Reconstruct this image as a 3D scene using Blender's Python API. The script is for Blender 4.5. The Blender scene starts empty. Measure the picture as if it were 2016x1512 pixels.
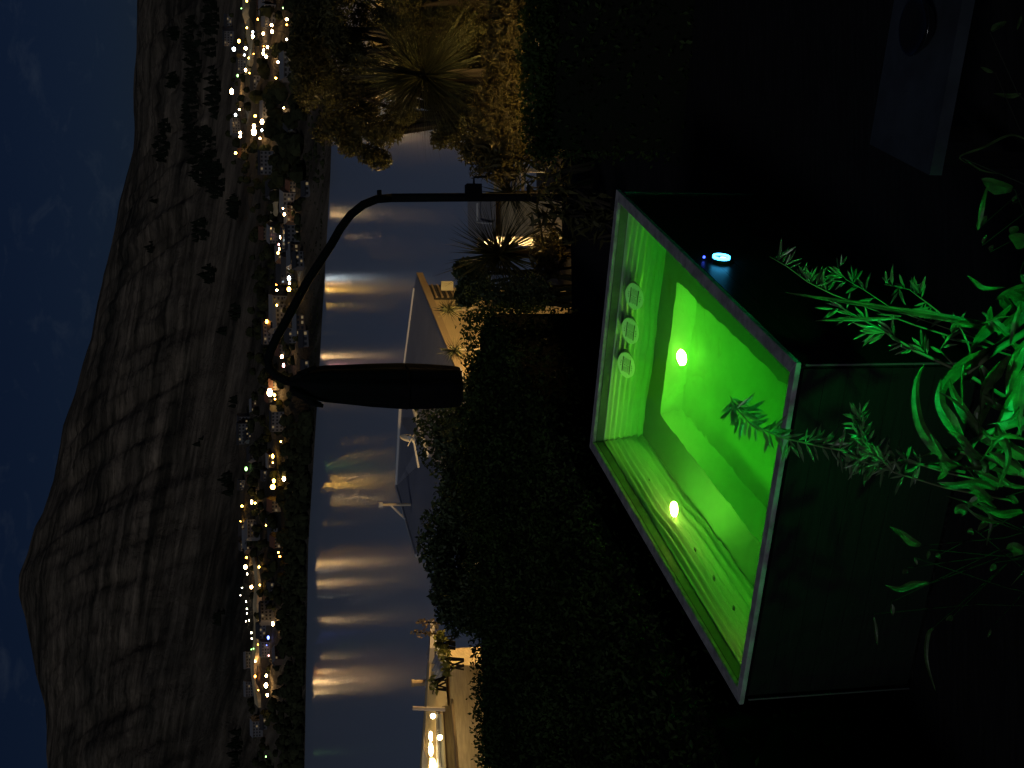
import bpy, math, random
import numpy as np
from mathutils import Vector, Matrix
R = math.radians
random.seed(7); rng = np.random.default_rng(11)
scene = bpy.context.scene
col = scene.collection

# ------------------------------------------------------------------ camera
# the photograph was taken in portrait and stored lying on its side: world up points to the left of the frame
F_PX, CU, CV, EYE = 2597.0, 756.0, 1008.0, 3.3
UP = np.array([-0.01558099, -0.97667103, -0.21417499]); UP /= np.linalg.norm(UP)
FW = np.array([0, 0, 1.0]); FW = FW - UP * FW.dot(UP); FW /= np.linalg.norm(FW)
RT = np.cross(FW, UP)
def axis(i): return Vector((RT[i], FW[i], UP[i]))
cam_d = bpy.data.cameras.new('camera'); cam = bpy.data.objects.new('camera', cam_d); col.objects.link(cam)
cx, cy, cz = axis(1), axis(0), -axis(2)
cam.matrix_world = Matrix(((cx.x, cy.x, cz.x, 0), (cx.y, cy.y, cz.y, 0), (cx.z, cy.z, cz.z, EYE), (0, 0, 0, 1)))
cam_d.sensor_fit = 'HORIZONTAL'; cam_d.sensor_width = 36; cam_d.lens = 36 * F_PX / 2016
cam_d.clip_start = 0.1; cam_d.clip_end = 20000
scene.camera = cam

# ------------------------------------------------------------------ sky, moonlight, exposure
MOON_EL, MOON_AZ = R(34), R(215)       # azimuth clockwise from +Y: behind the camera, to the left
world = bpy.data.worlds.new('World'); scene.world = world; world.use_nodes = True
wt = world.node_tree; wt.nodes.clear()
def WN(t, **k):
    n = wt.nodes.new(t)
    for a, b in k.items(): setattr(n, a, b)
    return n
wo = WN('ShaderNodeOutputWorld'); bg = WN('ShaderNodeBackground')
sky = WN('ShaderNodeTexSky', sky_type='NISHITA', sun_disc=False)
sky.sun_elevation = MOON_EL; sky.sun_rotation = MOON_AZ; sky.air_density = 1.0; sky.dust_density = 0.3; sky.ozone_density = 3.0
tint = WN('ShaderNodeMix', data_type='RGBA', blend_type='MULTIPLY'); tint.inputs[0].default_value = 1
tint.inputs[7].default_value = (0.20, 0.29, 0.57, 1)
tc = WN('ShaderNodeTexCoord'); mp = WN('ShaderNodeMapping'); mp.inputs['Scale'].default_value = (9, 9, 16); mp.inputs['Rotation'].default_value = (0.5, 0.35, 0.2)
nz = WN('ShaderNodeTexNoise'); nz.inputs['Scale'].default_value = 3.2; nz.inputs['Detail'].default_value = 7; nz.inputs['Roughness'].default_value = 0.62; nz.inputs['Distortion'].default_value = 0.6
rp = WN('ShaderNodeValToRGB'); rp.color_ramp.elements[0].position = 0.53; rp.color_ramp.elements[1].position = 0.85
rp.color_ramp.elements[0].color = (0, 0, 0, 1); rp.color_ramp.elements[1].color = (1.4, 1.7, 1.8, 1)
addc = WN('ShaderNodeMix', data_type='RGBA', blend_type='ADD'); addc.inputs[0].default_value = 1
L = wt.links.new
L(sky.outputs[0], tint.inputs[6]); L(tc.outputs['Generated'], mp.inputs[0]); L(mp.outputs[0], nz.inputs[0]); L(nz.outputs[0], rp.inputs[0])
L(tint.outputs[2], addc.inputs[6]); L(rp.outputs[0], addc.inputs[7]); L(addc.outputs[2], bg.inputs[0])
bg.inputs[1].default_value = 0.0054
L(bg.outputs[0], wo.inputs[0])
sd = bpy.data.lights.new('moon', 'SUN'); sd.energy = 0.31; sd.angle = R(12); sd.color = (0.93, 0.95, 1.0)
so = bpy.data.objects.new('moon', sd); col.objects.link(so)
sun_dir = Vector((math.sin(MOON_AZ) * math.cos(MOON_EL), math.cos(MOON_AZ) * math.cos(MOON_EL), math.sin(MOON_EL)))
so.rotation_euler = sun_dir.to_track_quat('Z', 'Y').to_euler(); so.location = (0, -10, 60)
vs = scene.view_settings; vs.view_transform = 'Standard'; vs.look = 'None'; vs.exposure = 0; vs.gamma = 1; vs.use_curve_mapping = False
scene.render.engine = 'CYCLES'; cy_ = scene.cycles
cy_.use_denoising = True; cy_.denoiser = 'OPENIMAGEDENOISE'; cy_.max_bounces = 8; cy_.transparent_max_bounces = 24
cy_.volume_bounces = 1; cy_.caustics_reflective = False; cy_.caustics_refractive = True; cy_.blur_glossy = 1.0; cy_.sample_clamp_indirect = 3

# ------------------------------------------------------------------ helpers
def ray(u, v):
    r = np.array([u - CU, v - CV, F_PX]); return np.array([RT @ r, FW @ r, UP @ r])
def at(u, v, Y):                        # point at forward distance Y
    w = ray(u, v); w = w / w[1] * Y; return Vector((w[0], w[1], w[2] + EYE))
def atz(u, v, z):                       # point at height z
    w = ray(u, v); w = w / w[2] * (z - EYE); return Vector((w[0], w[1], w[2] + EYE))
def atpl(u, v, p, n):
    w = Vector(ray(u, v)); o = Vector((0, 0, EYE)); return o + w * ((p - o).dot(n) / w.dot(n))

MATS = {}
def mat(name, color, rough=0.7, metal=0.0, spec=0.3, var=0.0, scale=8.0, bump=0.0, bscale=40.0, stretch=None, trans=0.0, emit=None, estr=0.0, color2=None):
    if name in MATS: return MATS[name]
    m = bpy.data.materials.new(name); m.use_nodes = True; nt = m.node_tree; b = nt.nodes['Principled BSDF']
    b.inputs['Base Color'].default_value = (*color, 1); b.inputs['Roughness'].default_value = rough
    b.inputs['Metallic'].default_value = metal; b.inputs['Specular IOR Level'].default_value = spec
    if var or bump:
        t = nt.nodes.new('ShaderNodeTexCoord'); mpp = nt.nodes.new('ShaderNodeMapping'); mpp.inputs['Scale'].default_value = stretch or (1, 1, 1)
        nt.links.new(t.outputs['Object'], mpp.inputs[0])
    if var:
        n = nt.nodes.new('ShaderNodeTexNoise'); n.inputs['Scale'].default_value = scale; n.inputs['Detail'].default_value = 6; n.inputs['Roughness'].default_value = 0.6
        nt.links.new(mpp.outputs[0], n.inputs[0]); rr = nt.nodes.new('ShaderNodeValToRGB')
        c2 = color2 or tuple(c * (1 - var) for c in color); c1 = tuple(min(1, c * (1 + var * .6)) for c in color) if not color2 else color
        rr.color_ramp.elements[0].position = 0.35; rr.color_ramp.elements[1].position = 0.65
        rr.color_ramp.elements[0].color = (*c2, 1); rr.color_ramp.elements[1].color = (*c1, 1)
        nt.links.new(n.outputs[0], rr.inputs[0]); nt.links.new(rr.outputs[0], b.inputs['Base Color'])
    if bump:
        n2 = nt.nodes.new('ShaderNodeTexNoise'); n2.inputs['Scale'].default_value = bscale; n2.inputs['Detail'].default_value = 4
        nt.links.new(mpp.outputs[0], n2.inputs[0]); bp = nt.nodes.new('ShaderNodeBump'); bp.inputs['Strength'].default_value = bump
        nt.links.new(n2.outputs[0], bp.inputs['Height']); nt.links.new(bp.outputs[0], b.inputs['Normal'])
    if trans:
        tr = nt.nodes.new('ShaderNodeBsdfTranslucent'); tr.inputs[0].default_value = (*[min(1, c * 1.3) for c in color], 1)
        mx = nt.nodes.new('ShaderNodeMixShader'); mx.inputs[0].default_value = trans
        out = nt.nodes['Material Output']; nt.links.new(b.outputs[0], mx.inputs[1]); nt.links.new(tr.outputs[0], mx.inputs[2]); nt.links.new(mx.outputs[0], out.inputs[0])
    if emit:
        b.inputs['Emission Color'].default_value = (*emit, 1); b.inputs['Emission Strength'].default_value = estr
    MATS[name] = m; return m

ORG = {}
def tag(o, label=None, cat=None, group=None, kind=None):
    if label: o['label'] = label
    if cat: o['category'] = cat
    if group: o['group'] = group
    if kind: o['kind'] = kind
    return o
def thing(name, loc, label, cat, group=None):
    o = bpy.data.objects.new(name, None); col.objects.link(o); o.location = loc; o.empty_display_size = 0.2
    ORG[o] = Vector(loc); return tag(o, label, cat, group)
class MB:
    def __init__(s): s.v = []; s.f = []
    def add(s, vs, fs):
        k = len(s.v); s.v += [tuple(p) for p in vs]; s.f += [tuple(i + k for i in f) for f in fs]; return s
    def quad(s, a, b, c, d): return s.add((a, b, c, d), ((0, 1, 2, 3),))
    def hexa(s, p):                     # 8 points: bottom 4 then top 4
        return s.add(p, ((3, 2, 1, 0), (4, 5, 6, 7), (0, 1, 5, 4), (1, 2, 6, 5), (2, 3, 7, 6), (3, 0, 4, 7)))
    def box(s, c, size, ax=None, ay=None, az=None):
        c = Vector(c); ax = Vector(ax or (1, 0, 0)); ay = Vector(ay or (0, 1, 0)); az = Vector(az or (0, 0, 1)); x, y, z = [q / 2 for q in size]
        return s.hexa([c + ax * (i * x) + ay * (j * y) + az * (k * z) for k in (-1, 1) for i, j in ((-1, -1), (1, -1), (1, 1), (-1, 1))])
    def tube(s, pts, rad, n=10, cap=True):
        pts = [Vector(p) for p in pts]; m = len(pts); rad = rad if isinstance(rad, (list, tuple)) else [rad] * m
        rings = []; ref = None
        for i, p in enumerate(pts):
            d = (pts[min(i + 1, m - 1)] - pts[max(i - 1, 0)]).normalized()
            if ref is None: ref = Vector((0, 0, 1)) if abs(d.z) < .9 else Vector((1, 0, 0))
            a = (ref - d * ref.dot(d)).normalized(); b = d.cross(a); ref = a
            rings.append([p + (a * math.cos(2 * math.pi * k / n) + b * math.sin(2 * math.pi * k / n)) * rad[i] for k in range(n)])
        vs = [q for r in rings for q in r]; fs = []
        for i in range(m - 1):
            for k in range(n): fs.append((i * n + k, i * n + (k + 1) % n, (i + 1) * n + (k + 1) % n, (i + 1) * n + k))
        if cap: fs.append(tuple(range(n - 1, -1, -1))); fs.append(tuple((m - 1) * n + k for k in range(n)))
        return s.add(vs, fs)
    def sphere(s, c, r, nu=10, nv=7, sc=(1, 1, 1)):
        c = Vector(c); vs = []; fs = []
        for j in range(nv + 1):
            th = math.pi * j / nv
            for i in range(nu):
                ph = 2 * math.pi * i / nu; vs.append(c + Vector((math.sin(th) * math.cos(ph) * r * sc[0], math.sin(th) * math.sin(ph) * r * sc[1], math.cos(th) * r * sc[2])))
        for j in range(nv):
            for i in range(nu): fs.append((j * nu + i, (j + 1) * nu + i, (j + 1) * nu + (i + 1) % nu, j * nu + (i + 1) % nu))
        return s.add(vs, fs)
    def slab(s, poly, th):              # polygon (upper face) with thickness downwards
        n = len(poly); lo = [Vector(p) - Vector((0, 0, th)) for p in poly]
        return s.add(list(poly) + lo, [tuple(range(n)), tuple(range(2 * n - 1, n - 1, -1))] + [(i, i + n, (i + 1) % n + n, (i + 1) % n) for i in range(n)])
    def build(s, name, m, parent=None, smooth=False, origin=None):
        if parent is not None: org = ORG[parent]
        elif origin is not None: org = Vector(origin)
        else: org = Vector((0, 0, 0))
        me = bpy.data.meshes.new(name)
        va = np.array(s.v, dtype=np.float64).reshape(-1, 3) - np.array(org)
        me.from_pydata(va.tolist(), [], s.f); me.update()
        if smooth: me.polygons.foreach_set('use_smooth', [True] * len(me.polygons))
        me.materials.append(m)
        o = bpy.data.objects.new(name, me); col.objects.link(o); ORG[o] = org
        if parent is not None: o.parent = parent
        else: o.location = org
        return o
def disc(mb, c, n, r, k=20, r0=0.0, h=0.0):
    """flat disc or ring facing n; h > 0 gives it depth behind its face"""
    c = Vector(c); n = Vector(n).normalized(); a = n.orthogonal().normalized(); b = n.cross(a)
    e = [a * math.cos(2 * math.pi * i / k) + b * math.sin(2 * math.pi * i / k) for i in range(k)]
    if r0 == 0: mb.add([c + q * r for q in e], [tuple(range(k))])
    else: mb.add([c + q * r for q in e] + [c + q * r0 for q in e], [(i, (i + 1) % k, k + (i + 1) % k, k + i) for i in range(k)])
    if h: mb.add([c + q * r for q in e] + [c + q * r - n * h for q in e], [(i, k + i, k + (i + 1) % k, (i + 1) % k) for i in range(k)])
    return mb
def leaf_mass(pos, size, name, m, parent, nrm=None, aspect=0.5, fold=True, sizevar=0.5, droop=0.0):
    """many small pointed leaves at the given points: one mesh"""
    pos = np.asarray(pos, float); N = len(pos)
    d = rng.normal(size=(N, 3)); d[:, 2] -= droop; d /= np.linalg.norm(d, axis=1)[:, None]
    q = rng.normal(size=(N, 3))
    if nrm is not None: q = q * 0.6 + np.asarray(nrm) * 1.2
    s = np.cross(d, q); s /= np.linalg.norm(s, axis=1)[:, None] + 1e-9
    L_ = size * (1 - sizevar / 2 + sizevar * rng.random(N)); w = L_ * aspect * 0.5
    up = np.cross(s, d)
    p0 = pos - d * (L_ / 2)[:, None]; p2 = pos + d * (L_ / 2)[:, None]
    p1 = pos + s * w[:, None] + up * (w * .35)[:, None]; p3 = pos - s * w[:, None] + up * (w * .35)[:, None]
    V = np.stack([p0, p1, p2, p3], 1).reshape(-1, 3)
    me = bpy.data.meshes.new(name); org = ORG[parent]
    V = V - np.array(org)
    me.vertices.add(4 * N); me.vertices.foreach_set('co', V.ravel())
    idx = np.arange(N)[:, None] * 4
    tri = np.concatenate([idx + np.array([[0, 1, 2]]), idx + np.array([[0, 2, 3]])], 1).reshape(-1)
    me.loops.add(6 * N); me.loops.foreach_set('vertex_index', tri.astype(np.int32))
    me.polygons.add(2 * N); me.polygons.foreach_set('loop_start', np.arange(0, 6 * N, 3, dtype=np.int32))
    me.update(calc_edges=True); me.validate(); me.materials.append(m)
    o = bpy.data.objects.new(name, me); col.objects.link(o); ORG[o] = org; o.parent = parent
    return o
# value noise in numpy
_perm = rng.random((256, 256))
def vnoise(x, y):
    xi = np.floor(x).astype(int); yi = np.floor(y).astype(int); fx = x - xi; fy = y - yi
    fx = fx * fx * (3 - 2 * fx); fy = fy * fy * (3 - 2 * fy)
    g = lambda i, j: _perm[i & 255, j & 255]
    return (g(xi, yi) * (1 - fx) + g(xi + 1, yi) * fx) * (1 - fy) + (g(xi, yi + 1) * (1 - fx) + g(xi + 1, yi + 1) * fx) * fy
def fbm(x, y, o=5, gain=0.5):
    t = 0; a = 1; s = 0
    for k in range(o): t = t + a * (vnoise(x * 2 ** k + 17.3 * k, y * 2 ** k + 5.1 * k) - .5); s += a; a *= gain
    return t / s * 2

# ------------------------------------------------------------------ far shore, mountain, lake
LAKE_Z = -57.0
su = [-500, 0, 430, 756, 1162, 1512, 2000]; sv = [585, 600, 607, 627, 650, 662, 680]
ku = [-500, 0, 55, 106, 140, 207, 258, 309, 360, 400, 444, 488, 512, 582, 681, 747, 797, 847, 919, 972, 1016, 1115, 1181, 1214, 1254, 1330, 1413, 1512, 2000]
kv = [130, 96, 90, 91, 90, 71, 61, 51, 37, 38, 56, 69, 83, 107, 125, 150, 162, 180, 192, 205, 217, 236, 255, 263, 265, 262, 269, 271, 300]
DB, DC = 1500.0, 3400.0
def azdir(u):                            # horizontal direction of column u at the horizon
    w = ray(u, 437.0); return w[0] / w[1]
def shore_d(u): 
    p = atz(u, float(np.interp(u, su, sv)), LAKE_Z); return p.y
def zat(u, v, Y): return at(u, v, Y).z
def terrain_col(u, Y):
    d0 = shore_d(u); zb = zat(u, 452, DB); zc = zat(u, float(np.interp(u, ku, kv)), DC)
    t = np.clip((Y - d0 - 18) / (DB - d0 - 18), 0, 1); s = np.clip((Y - DB) / (DC - DB), 0, 1)
    low = LAKE_Z + np.clip((Y - d0) / 18, -3, 1) * 4.0
    z = np.where(Y < d0 + 18, low, LAKE_Z + 4 + (zb - LAKE_Z - 4) * (0.75 * t + .25 * t * t))
    z = np.where(Y > DB, zb + (zc - zb) * s ** 0.92, z)
    z = np.where(Y > DC, zc - (Y - DC) * 0.35, z)
    return z
NU, us = 300, np.linspace(-420, 1930, 300)
ts = np.concatenate([np.linspace(-0.06, 0, 6)[:-1], np.linspace(0, 0.3, 60), np.linspace(0.3, 1, 150)[1:], [1.05, 1.2, 1.4]])
# t 0 = shore, .3 = foot of the mountain, 1 = crest
TV = np.zeros((NU, len(ts), 3))
for i, u in enumerate(us):
    d0 = shore_d(u)
    Y = np.where(ts < .3, d0 + (DB - d0) * ts / .3, DB + (DC - DB) * (ts - .3) / .7)
    Z = terrain_col(u, Y); a = azdir(u)
    s = np.clip((Y - DB) / (DC - DB), 0, 1.2); env = np.clip(s * 6, 0, 1) * (1 - 0.93 * np.clip((s - .75) / .25, 0, 1))
    uu = u / 300.0
    diag = np.where(u < 700, (700 - u) / 700.0, 0)
    sl = s + diag * 0.22 * (u / 700.0)
    band = fbm(np.full_like(s, uu * 1.6 + 3), sl * 26, 4, .6)
    gully = np.abs(fbm(uu * 4.4 + s * 2.6, s * 1.7 + 9 + uu * .7, 5, .55))
    rough = fbm(uu * 12 + 0 * s, s * 40, 3)
    Z = Z + env * (band * 4 - gully * 46 + 14 + rough * 4)
    Z = Z + np.where(Y < DB, np.clip((Y - d0 - 20) / 200, 0, 1) * 5 * fbm(uu * 9 + 0 * s, Y / 60.0, 3), 0)
    TV[i, :, 0] = a * Y; TV[i, :, 1] = Y; TV[i, :, 2] = Z
def terrain_hit(u, v):
    """where the line of sight through (u, v) meets the far slope"""
    i = int(np.clip(np.searchsorted(us, u), 1, NU - 1)); c = TV[i]
    w = ray(u, v); tgt = w[2] / w[1]
    sl = (c[:, 2] - EYE) / c[:, 1]
    for k in range(5, len(ts) - 4):
        if sl[k] >= tgt:
            y = c[k, 1]; return Vector((w[0] / w[1] * y, y, c[k, 2]))
    y = c[-5, 1]; return Vector((w[0] / w[1] * y, y, c[-5, 2]))

def mountain_mat():
    m = bpy.data.materials.new('tussock_rock'); m.use_nodes = True; nt = m.node_tree; b = nt.nodes['Principled BSDF']; ln = nt.links.new
    b.inputs['Roughness'].default_value = 0.95; b.inputs['Specular IOR Level'].default_value = 0.05
    t = nt.nodes.new('ShaderNodeTexCoord')
    def noise(scale, sc, det, rough=.6, dist=0.4):
        mpn = nt.nodes.new('ShaderNodeMapping'); mpn.vector_type = 'TEXTURE'; mpn.inputs['Rotation'].default_value = (0, R(11), 0); mpn.inputs['Scale'].default_value = tuple(1 / q for q in sc); ln(t.outputs['Object'], mpn.inputs[0])
        n = nt.nodes.new('ShaderNodeTexNoise'); n.inputs['Scale'].default_value = scale; n.inputs['Detail'].default_value = det; n.inputs['Roughness'].default_value = rough; n.inputs['Distortion'].default_value = dist
        ln(mpn.outputs[0], n.inputs[0]); return n
    def ramp(src, p0, c0, p1, c1):
        r_ = nt.nodes.new('ShaderNodeValToRGB'); e = r_.color_ramp.elements; e[0].position = p0; e[1].position = p1; e[0].color = (*c0, 1); e[1].color = (*c1, 1); ln(src.outputs[0], r_.inputs[0]); return r_
    def mult(a, bb, f=1.0):
        x = nt.nodes.new('ShaderNodeMix'); x.data_type = 'RGBA'; x.blend_type = 'MULTIPLY'; x.inputs[0].default_value = f; ln(a.outputs[-1] if a.bl_idname != 'ShaderNodeMix' else a.outputs[2], x.inputs[6]); ln(bb.outputs[0], x.inputs[7]); return x
    base = ramp(noise(1, (.0022, .0010, .010), 6), .32, (.040, .042, .036), .66, (.33, .265, .195))
    str1 = ramp(noise(1, (.0040, .0015, .075), 6, .68, .6), .36, (.25, .27, .27), .60, (1, 1, 1))
    str2 = ramp(noise(1, (.014, .004, .20), 5, .7, .7), .34, (.45, .45, .45), .62, (1, 1, 1))
    def col_out(n): return n.outputs[0]
    x = nt.nodes.new('ShaderNodeMix'); x.data_type = 'RGBA'; x.blend_type = 'MULTIPLY'; x.inputs[0].default_value = 1; ln(base.outputs[0], x.inputs[6]); ln(str1.outputs[0], x.inputs[7])
    y = nt.nodes.new('ShaderNodeMix'); y.data_type = 'RGBA'; y.blend_type = 'MULTIPLY'; y.inputs[0].default_value = 1; ln(x.outputs[2], y.inputs[6]); ln(str2.outputs[0], y.inputs[7])
    ln(y.outputs[2], b.inputs['Base Color'])
    bp = nt.nodes.new('ShaderNodeBump'); bp.inputs['Strength'].default_value = .9; bp.inputs['Distance'].default_value = 14
    nb = noise(1, (.020, .009, .05), 9, .7, .8); ln(nb.outputs[0], bp.inputs['Height']); ln(bp.outputs[0], b.inputs['Normal'])
    return m
mb = MB(); NT = len(ts)
mb.v = TV.reshape(-1, 3).tolist()
mb.f = [(i * NT + j, (i + 1) * NT + j, (i + 1) * NT + j + 1, i * NT + j + 1) for i in range(NU - 1) for j in range(NT - 1)]
tag(mb.build('mountain', mountain_mat(), smooth=True), kind='structure')

def lake_mat():
    m = bpy.data.materials.new('lake_water'); m.use_nodes = True; nt = m.node_tree; b = nt.nodes['Principled BSDF']; ln = nt.links.new
    b.inputs['Base Color'].default_value = (.34, .42, .56, 1); b.inputs['Roughness'].default_value = .22; b.inputs['IOR'].default_value = 1.33; b.inputs['Specular IOR Level'].default_value = .33
    t = nt.nodes.new('ShaderNodeTexCoord'); mpn = nt.nodes.new('ShaderNodeMapping'); mpn.inputs['Scale'].default_value = (.25, .5, 1); ln(t.outputs['Object'], mpn.inputs[0])
    n = nt.nodes.new('ShaderNodeTexNoise'); n.inputs['Scale'].default_value = 1; n.inputs['Detail'].default_value = 5; ln(mpn.outputs[0], n.inputs[0])
    bp = nt.nodes.new('ShaderNodeBump'); bp.inputs['Strength'].default_value = .25; bp.inputs['Distance'].default_value = .12; ln(n.outputs[0], bp.inputs['Height']); ln(bp.outputs[0], b.inputs['Normal'])
    return m
mb = MB(); mb.quad((-2500, 180, LAKE_Z), (2500, 180, LAKE_Z), (2500, 1600, LAKE_Z), (-2500, 1600, LAKE_Z))
tag(mb.build('lake', lake_mat()), kind='structure')

# the near hillside falling from the terrace to the lake
m_soil = mat('dark_garden_soil', (.012, .013, .009), .95, var=.5, scale=.7, bump=.3, bscale=6)
def ground_z(x, y): return float(np.interp(y, [-30, 12.5, 15, 20, 45, 100, 250, 420], [-1.6, -1.6, -1.9, -3.0, -8.5, -22, -57, -100]))
gx = np.concatenate([np.linspace(-400, -40, 10), np.linspace(-36, 36, 37), np.linspace(40, 400, 10)]); gy = np.concatenate([np.linspace(-30, 12.5, 6), [14, 15, 17, 20, 25, 30, 38, 45, 60, 80, 100, 140, 180, 250, 330, 420]])
mb = MB(); mb.v = [(x, y, ground_z(x, y) + (0.35 * float(fbm(np.array(x / 3.), np.array(y / 3.), 3)) if y > 16 else 0)) for x in gx for y in gy]
k = len(gy); mb.f = [(i * k + j, (i + 1) * k + j, (i + 1) * k + j + 1, i * k + j + 1) for i in range(len(gx) - 1) for j in range(k - 1)]
tag(mb.build('hillside_ground', m_soil, smooth=True), kind='structure')
m_deck = mat('black_stained_deck', (.010, .010, .011), .8, spec=.1, var=.4, scale=3, bump=.2, bscale=25, stretch=(1, 12, 1))
Dc = Vector((0.06971327, 5.25469572, 0)); E1 = Vector((-0.91665193, 0.39968642, 0)); E2 = Vector((0.39968642, 0.91665193, 0)); PW, PL = 1.778, 2.824
_in = [Dc + E1 * a + E2 * b for a, b in ((.01, .01), (PW - .01, .01), (PW - .01, PL - .01), (.01, PL - .01))]; _out = [Vector(q) for q in ((5.5, -3.9, 0), (-5.5, -3.9, 0), (-5.5, 12.3, 0), (5.5, 12.3, 0))]
mb = MB()
for i in range(4):
    j = (i + 1) % 4; q = [_out[i], _out[j], _in[j], _in[i]]; mb.hexa([p - Vector((0, 0, .1)) for p in q] + q)
tag(mb.build('terrace_deck', m_deck), kind='structure')
tag(MB().box((0, 3.55, .03), (5.5, 1.7, .14)).build('garden_bed', m_soil), kind='structure')

# ------------------------------------------------------------------ town on the far shore
def emat(name, c, s): return mat(name, (.02, .02, .02), .6, emit=c, estr=s)
LAMPC = {'w': emat('lamp_warm', (1, .60, .24), 70), 'y': emat('lamp_yellow', (1, .52, .07), 42), 'o': emat('lamp_orange', (1, .32, .04), 26), 'c': emat('lamp_cool', (.75, .92, 1), 36),
         'g': emat('lamp_green', (.40, 1, .25), 8), 'b': emat('lamp_blue', (.15, .22, 1), 6), 'p': emat('lamp_pink', (1, .40, .38), 22), 's': emat('lamp_small', (1, .86, .62), 30)}
LNAME = {'w': 'warm white', 'y': 'yellow', 'o': 'orange', 'c': 'cool white', 'g': 'green', 'b': 'blue', 'p': 'pink', 's': 'tiny white'}
m_post = mat('lamp_post_steel', (.08, .08, .08), .5, .5)
lamps = []
def L4(pts, x0, y0, sc): lamps.extend((x0 + x / sc, y0 + y / sc, c, r) for x, y, c, r in pts)
L4([(455, 100, 'g', 2.5), (520, 10, 'y', 4), (650, 230, 'o', 4), (590, 380, 'c', 4), (590, 430, 'w', 5), (715, 400, 'w', 4), (815, 300, 'w', 4), (820, 375, 'w', 5), (505, 575, 'w', 6), (490, 655, 'c', 3),
    (365, 585, 'c', 5), (720, 550, 'o', 3), (765, 560, 'w', 4), (720, 592, 'w', 3), (715, 635, 'w', 4), (750, 675, 'w', 4), (995, 230, 'w', 4), (995, 295, 'o', 3.5), (950, 95, 'g', 3), (995, 470, 's', 3),
    (890, 740, 'w', 3.5), (505, 835, 'w', 4), (410, 900, 'g', 3), (865, 930, 'y', 3.5), (340, 1090, 'w', 5), (430, 1305, 'w', 3), (385, 1370, 'c', 5), (960, 1285, 'w', 3.5), (1175, 610, 'w', 3),
    (620, 1380, 'y', 4), (700, 1450, 'w', 5), (605, 1500, 'w', 5), (425, 490, 'y', 4), (550, 870, 'y', 3), (540, 690, 'y', 3), (600, 640, 'o', 3), (520, 330, 'y', 3)], 400, 0, 6.047)
L4([(320, 70, 'w', 4), (320, 115, 'w', 4), (483, 60, 'w', 6), (578, 40, 'c', 4), (555, 135, 'w', 4), (265, 310, 'y', 5), (830, 970, 'w', 3.5), (845, 1040, 'w', 5), (805, 1310, 'w', 5), (845, 1295, 'w', 4),
    (780, 1400, 'p', 3), (785, 1450, 'w', 4), (770, 1500, 'y', 5)], 420, 250, 6.047)
L4([(640, 190, 'y', 4), (625, 300, 'o', 3), (630, 360, 'w', 4), (750, 240, 'c', 4), (755, 290, 'w', 4), (750, 350, 'y', 5), (600, 575, 'w', 4), (530, 670, 'o', 4), (630, 510, 'y', 3), (625, 630, 'y', 3),
    (680, 1020, 'w', 6), (697, 1105, 'p', 4), (560, 1375, 'w', 6), (605, 1400, 'y', 5), (612, 1440, 'y', 3)], 420, 500, 5.04)
L4([(670, 350, 'y', 2.5), (590, 495, 'y', 4.5), (325, 620, 'g', 4), (600, 740, 'y', 5), (590, 800, 'y', 6), (700, 720, 'w', 5), (380, 950, 'w', 4), (415, 960, 'y', 4), (285, 990, 'y', 3.5), (270, 1150, 'y', 3), (525, 1180, 'y', 4),
    (330, 1440, 'y', 3), (330, 1500, 'o', 3), (645, 1450, 'y', 3), (660, 1490, 'o', 4), (590, 560, 'y', 3)], 420, 800, 5.04)
L4([(232, 60, 'w', 5), (245, 110, 's', 2.5), (275, 205, 'w', 4), (208, 210, 's', 2.2), (195, 265, 's', 2.2), (237, 310, 's', 2.4), (242, 362, 's', 2.4), (242, 395, 's', 2), (235, 452, 's', 2.2), (258, 445, 's', 2),
    (275, 535, 's', 2.2), (278, 577, 's', 2.2), (275, 655, 'g', 2), (290, 650, 'g', 2), (430, 470, 'w', 4), (397, 570, 'b', 4), (385, 625, 'b', 2.5), (400, 700, 'p', 3), (383, 845, 'w', 3.5), (380, 915, 'w', 6), (390, 985, 'w', 4),
    (380, 1430, 'g', 2.5), (330, 60, 'y', 3), (335, 190, 'y', 3), (334, 330, 'o', 3), (332, 480, 'y', 2.5), (322, 620, 'o', 3), (303, 740, 'w', 3), (302, 850, 'o', 3), (325, 950, 'y', 2.5)], 420, 1100, 3.67)
post_mesh = {}
def place(u): return 'towards the dark trees on the right' if u > 1000 else ('behind the folded parasol' if u > 600 else 'at the foot of the mountain on the left')
ZONE = [(1400, 'at the far right edge of town'), (1240, 'in the cluster right of dark trees'), (1080, 'above the bend of the parasol pole'), (930, 'over the parasol arm'), (760, 'beside the parasol elbow'), (540, 'just left of the folded canopy'), (400, 'below the mountain summit'), (-999, 'along the hillside road on the left')]
for x, y, c, r in lamps:
    u, v = 1512 - y, x
    p = terrain_hit(u, v + r * 0.9 + (20 if u > 700 else 7)); Y = p.y; w = ray(u, v); top = Vector((w[0] / w[1] * Y, Y, EYE + w[2] / w[1] * Y)); base = Vector((top.x, top.y, min(p.z, top.z - .8)))
    rad = r ** 1.35 / F_PX * Y * 0.34 * random.uniform(.85, 1.2)
    zone = next(z for q, z in ZONE if u > q)
    t = thing('street_lamp', base, f'{LNAME[c]} glowing lamp across the lake, {zone}', 'street lamp', f'{LNAME[c]} town lamps {zone}')
    MB().tube([base - Vector((0, 0, 1)), top], .12, 6).build('post', m_post, t)
    MB().sphere(top, rad, 8, 6, (random.uniform(.8, 1.7), 1, random.uniform(.7, 1.1))).build('globe', LAMPC[c], t, True)

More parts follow.
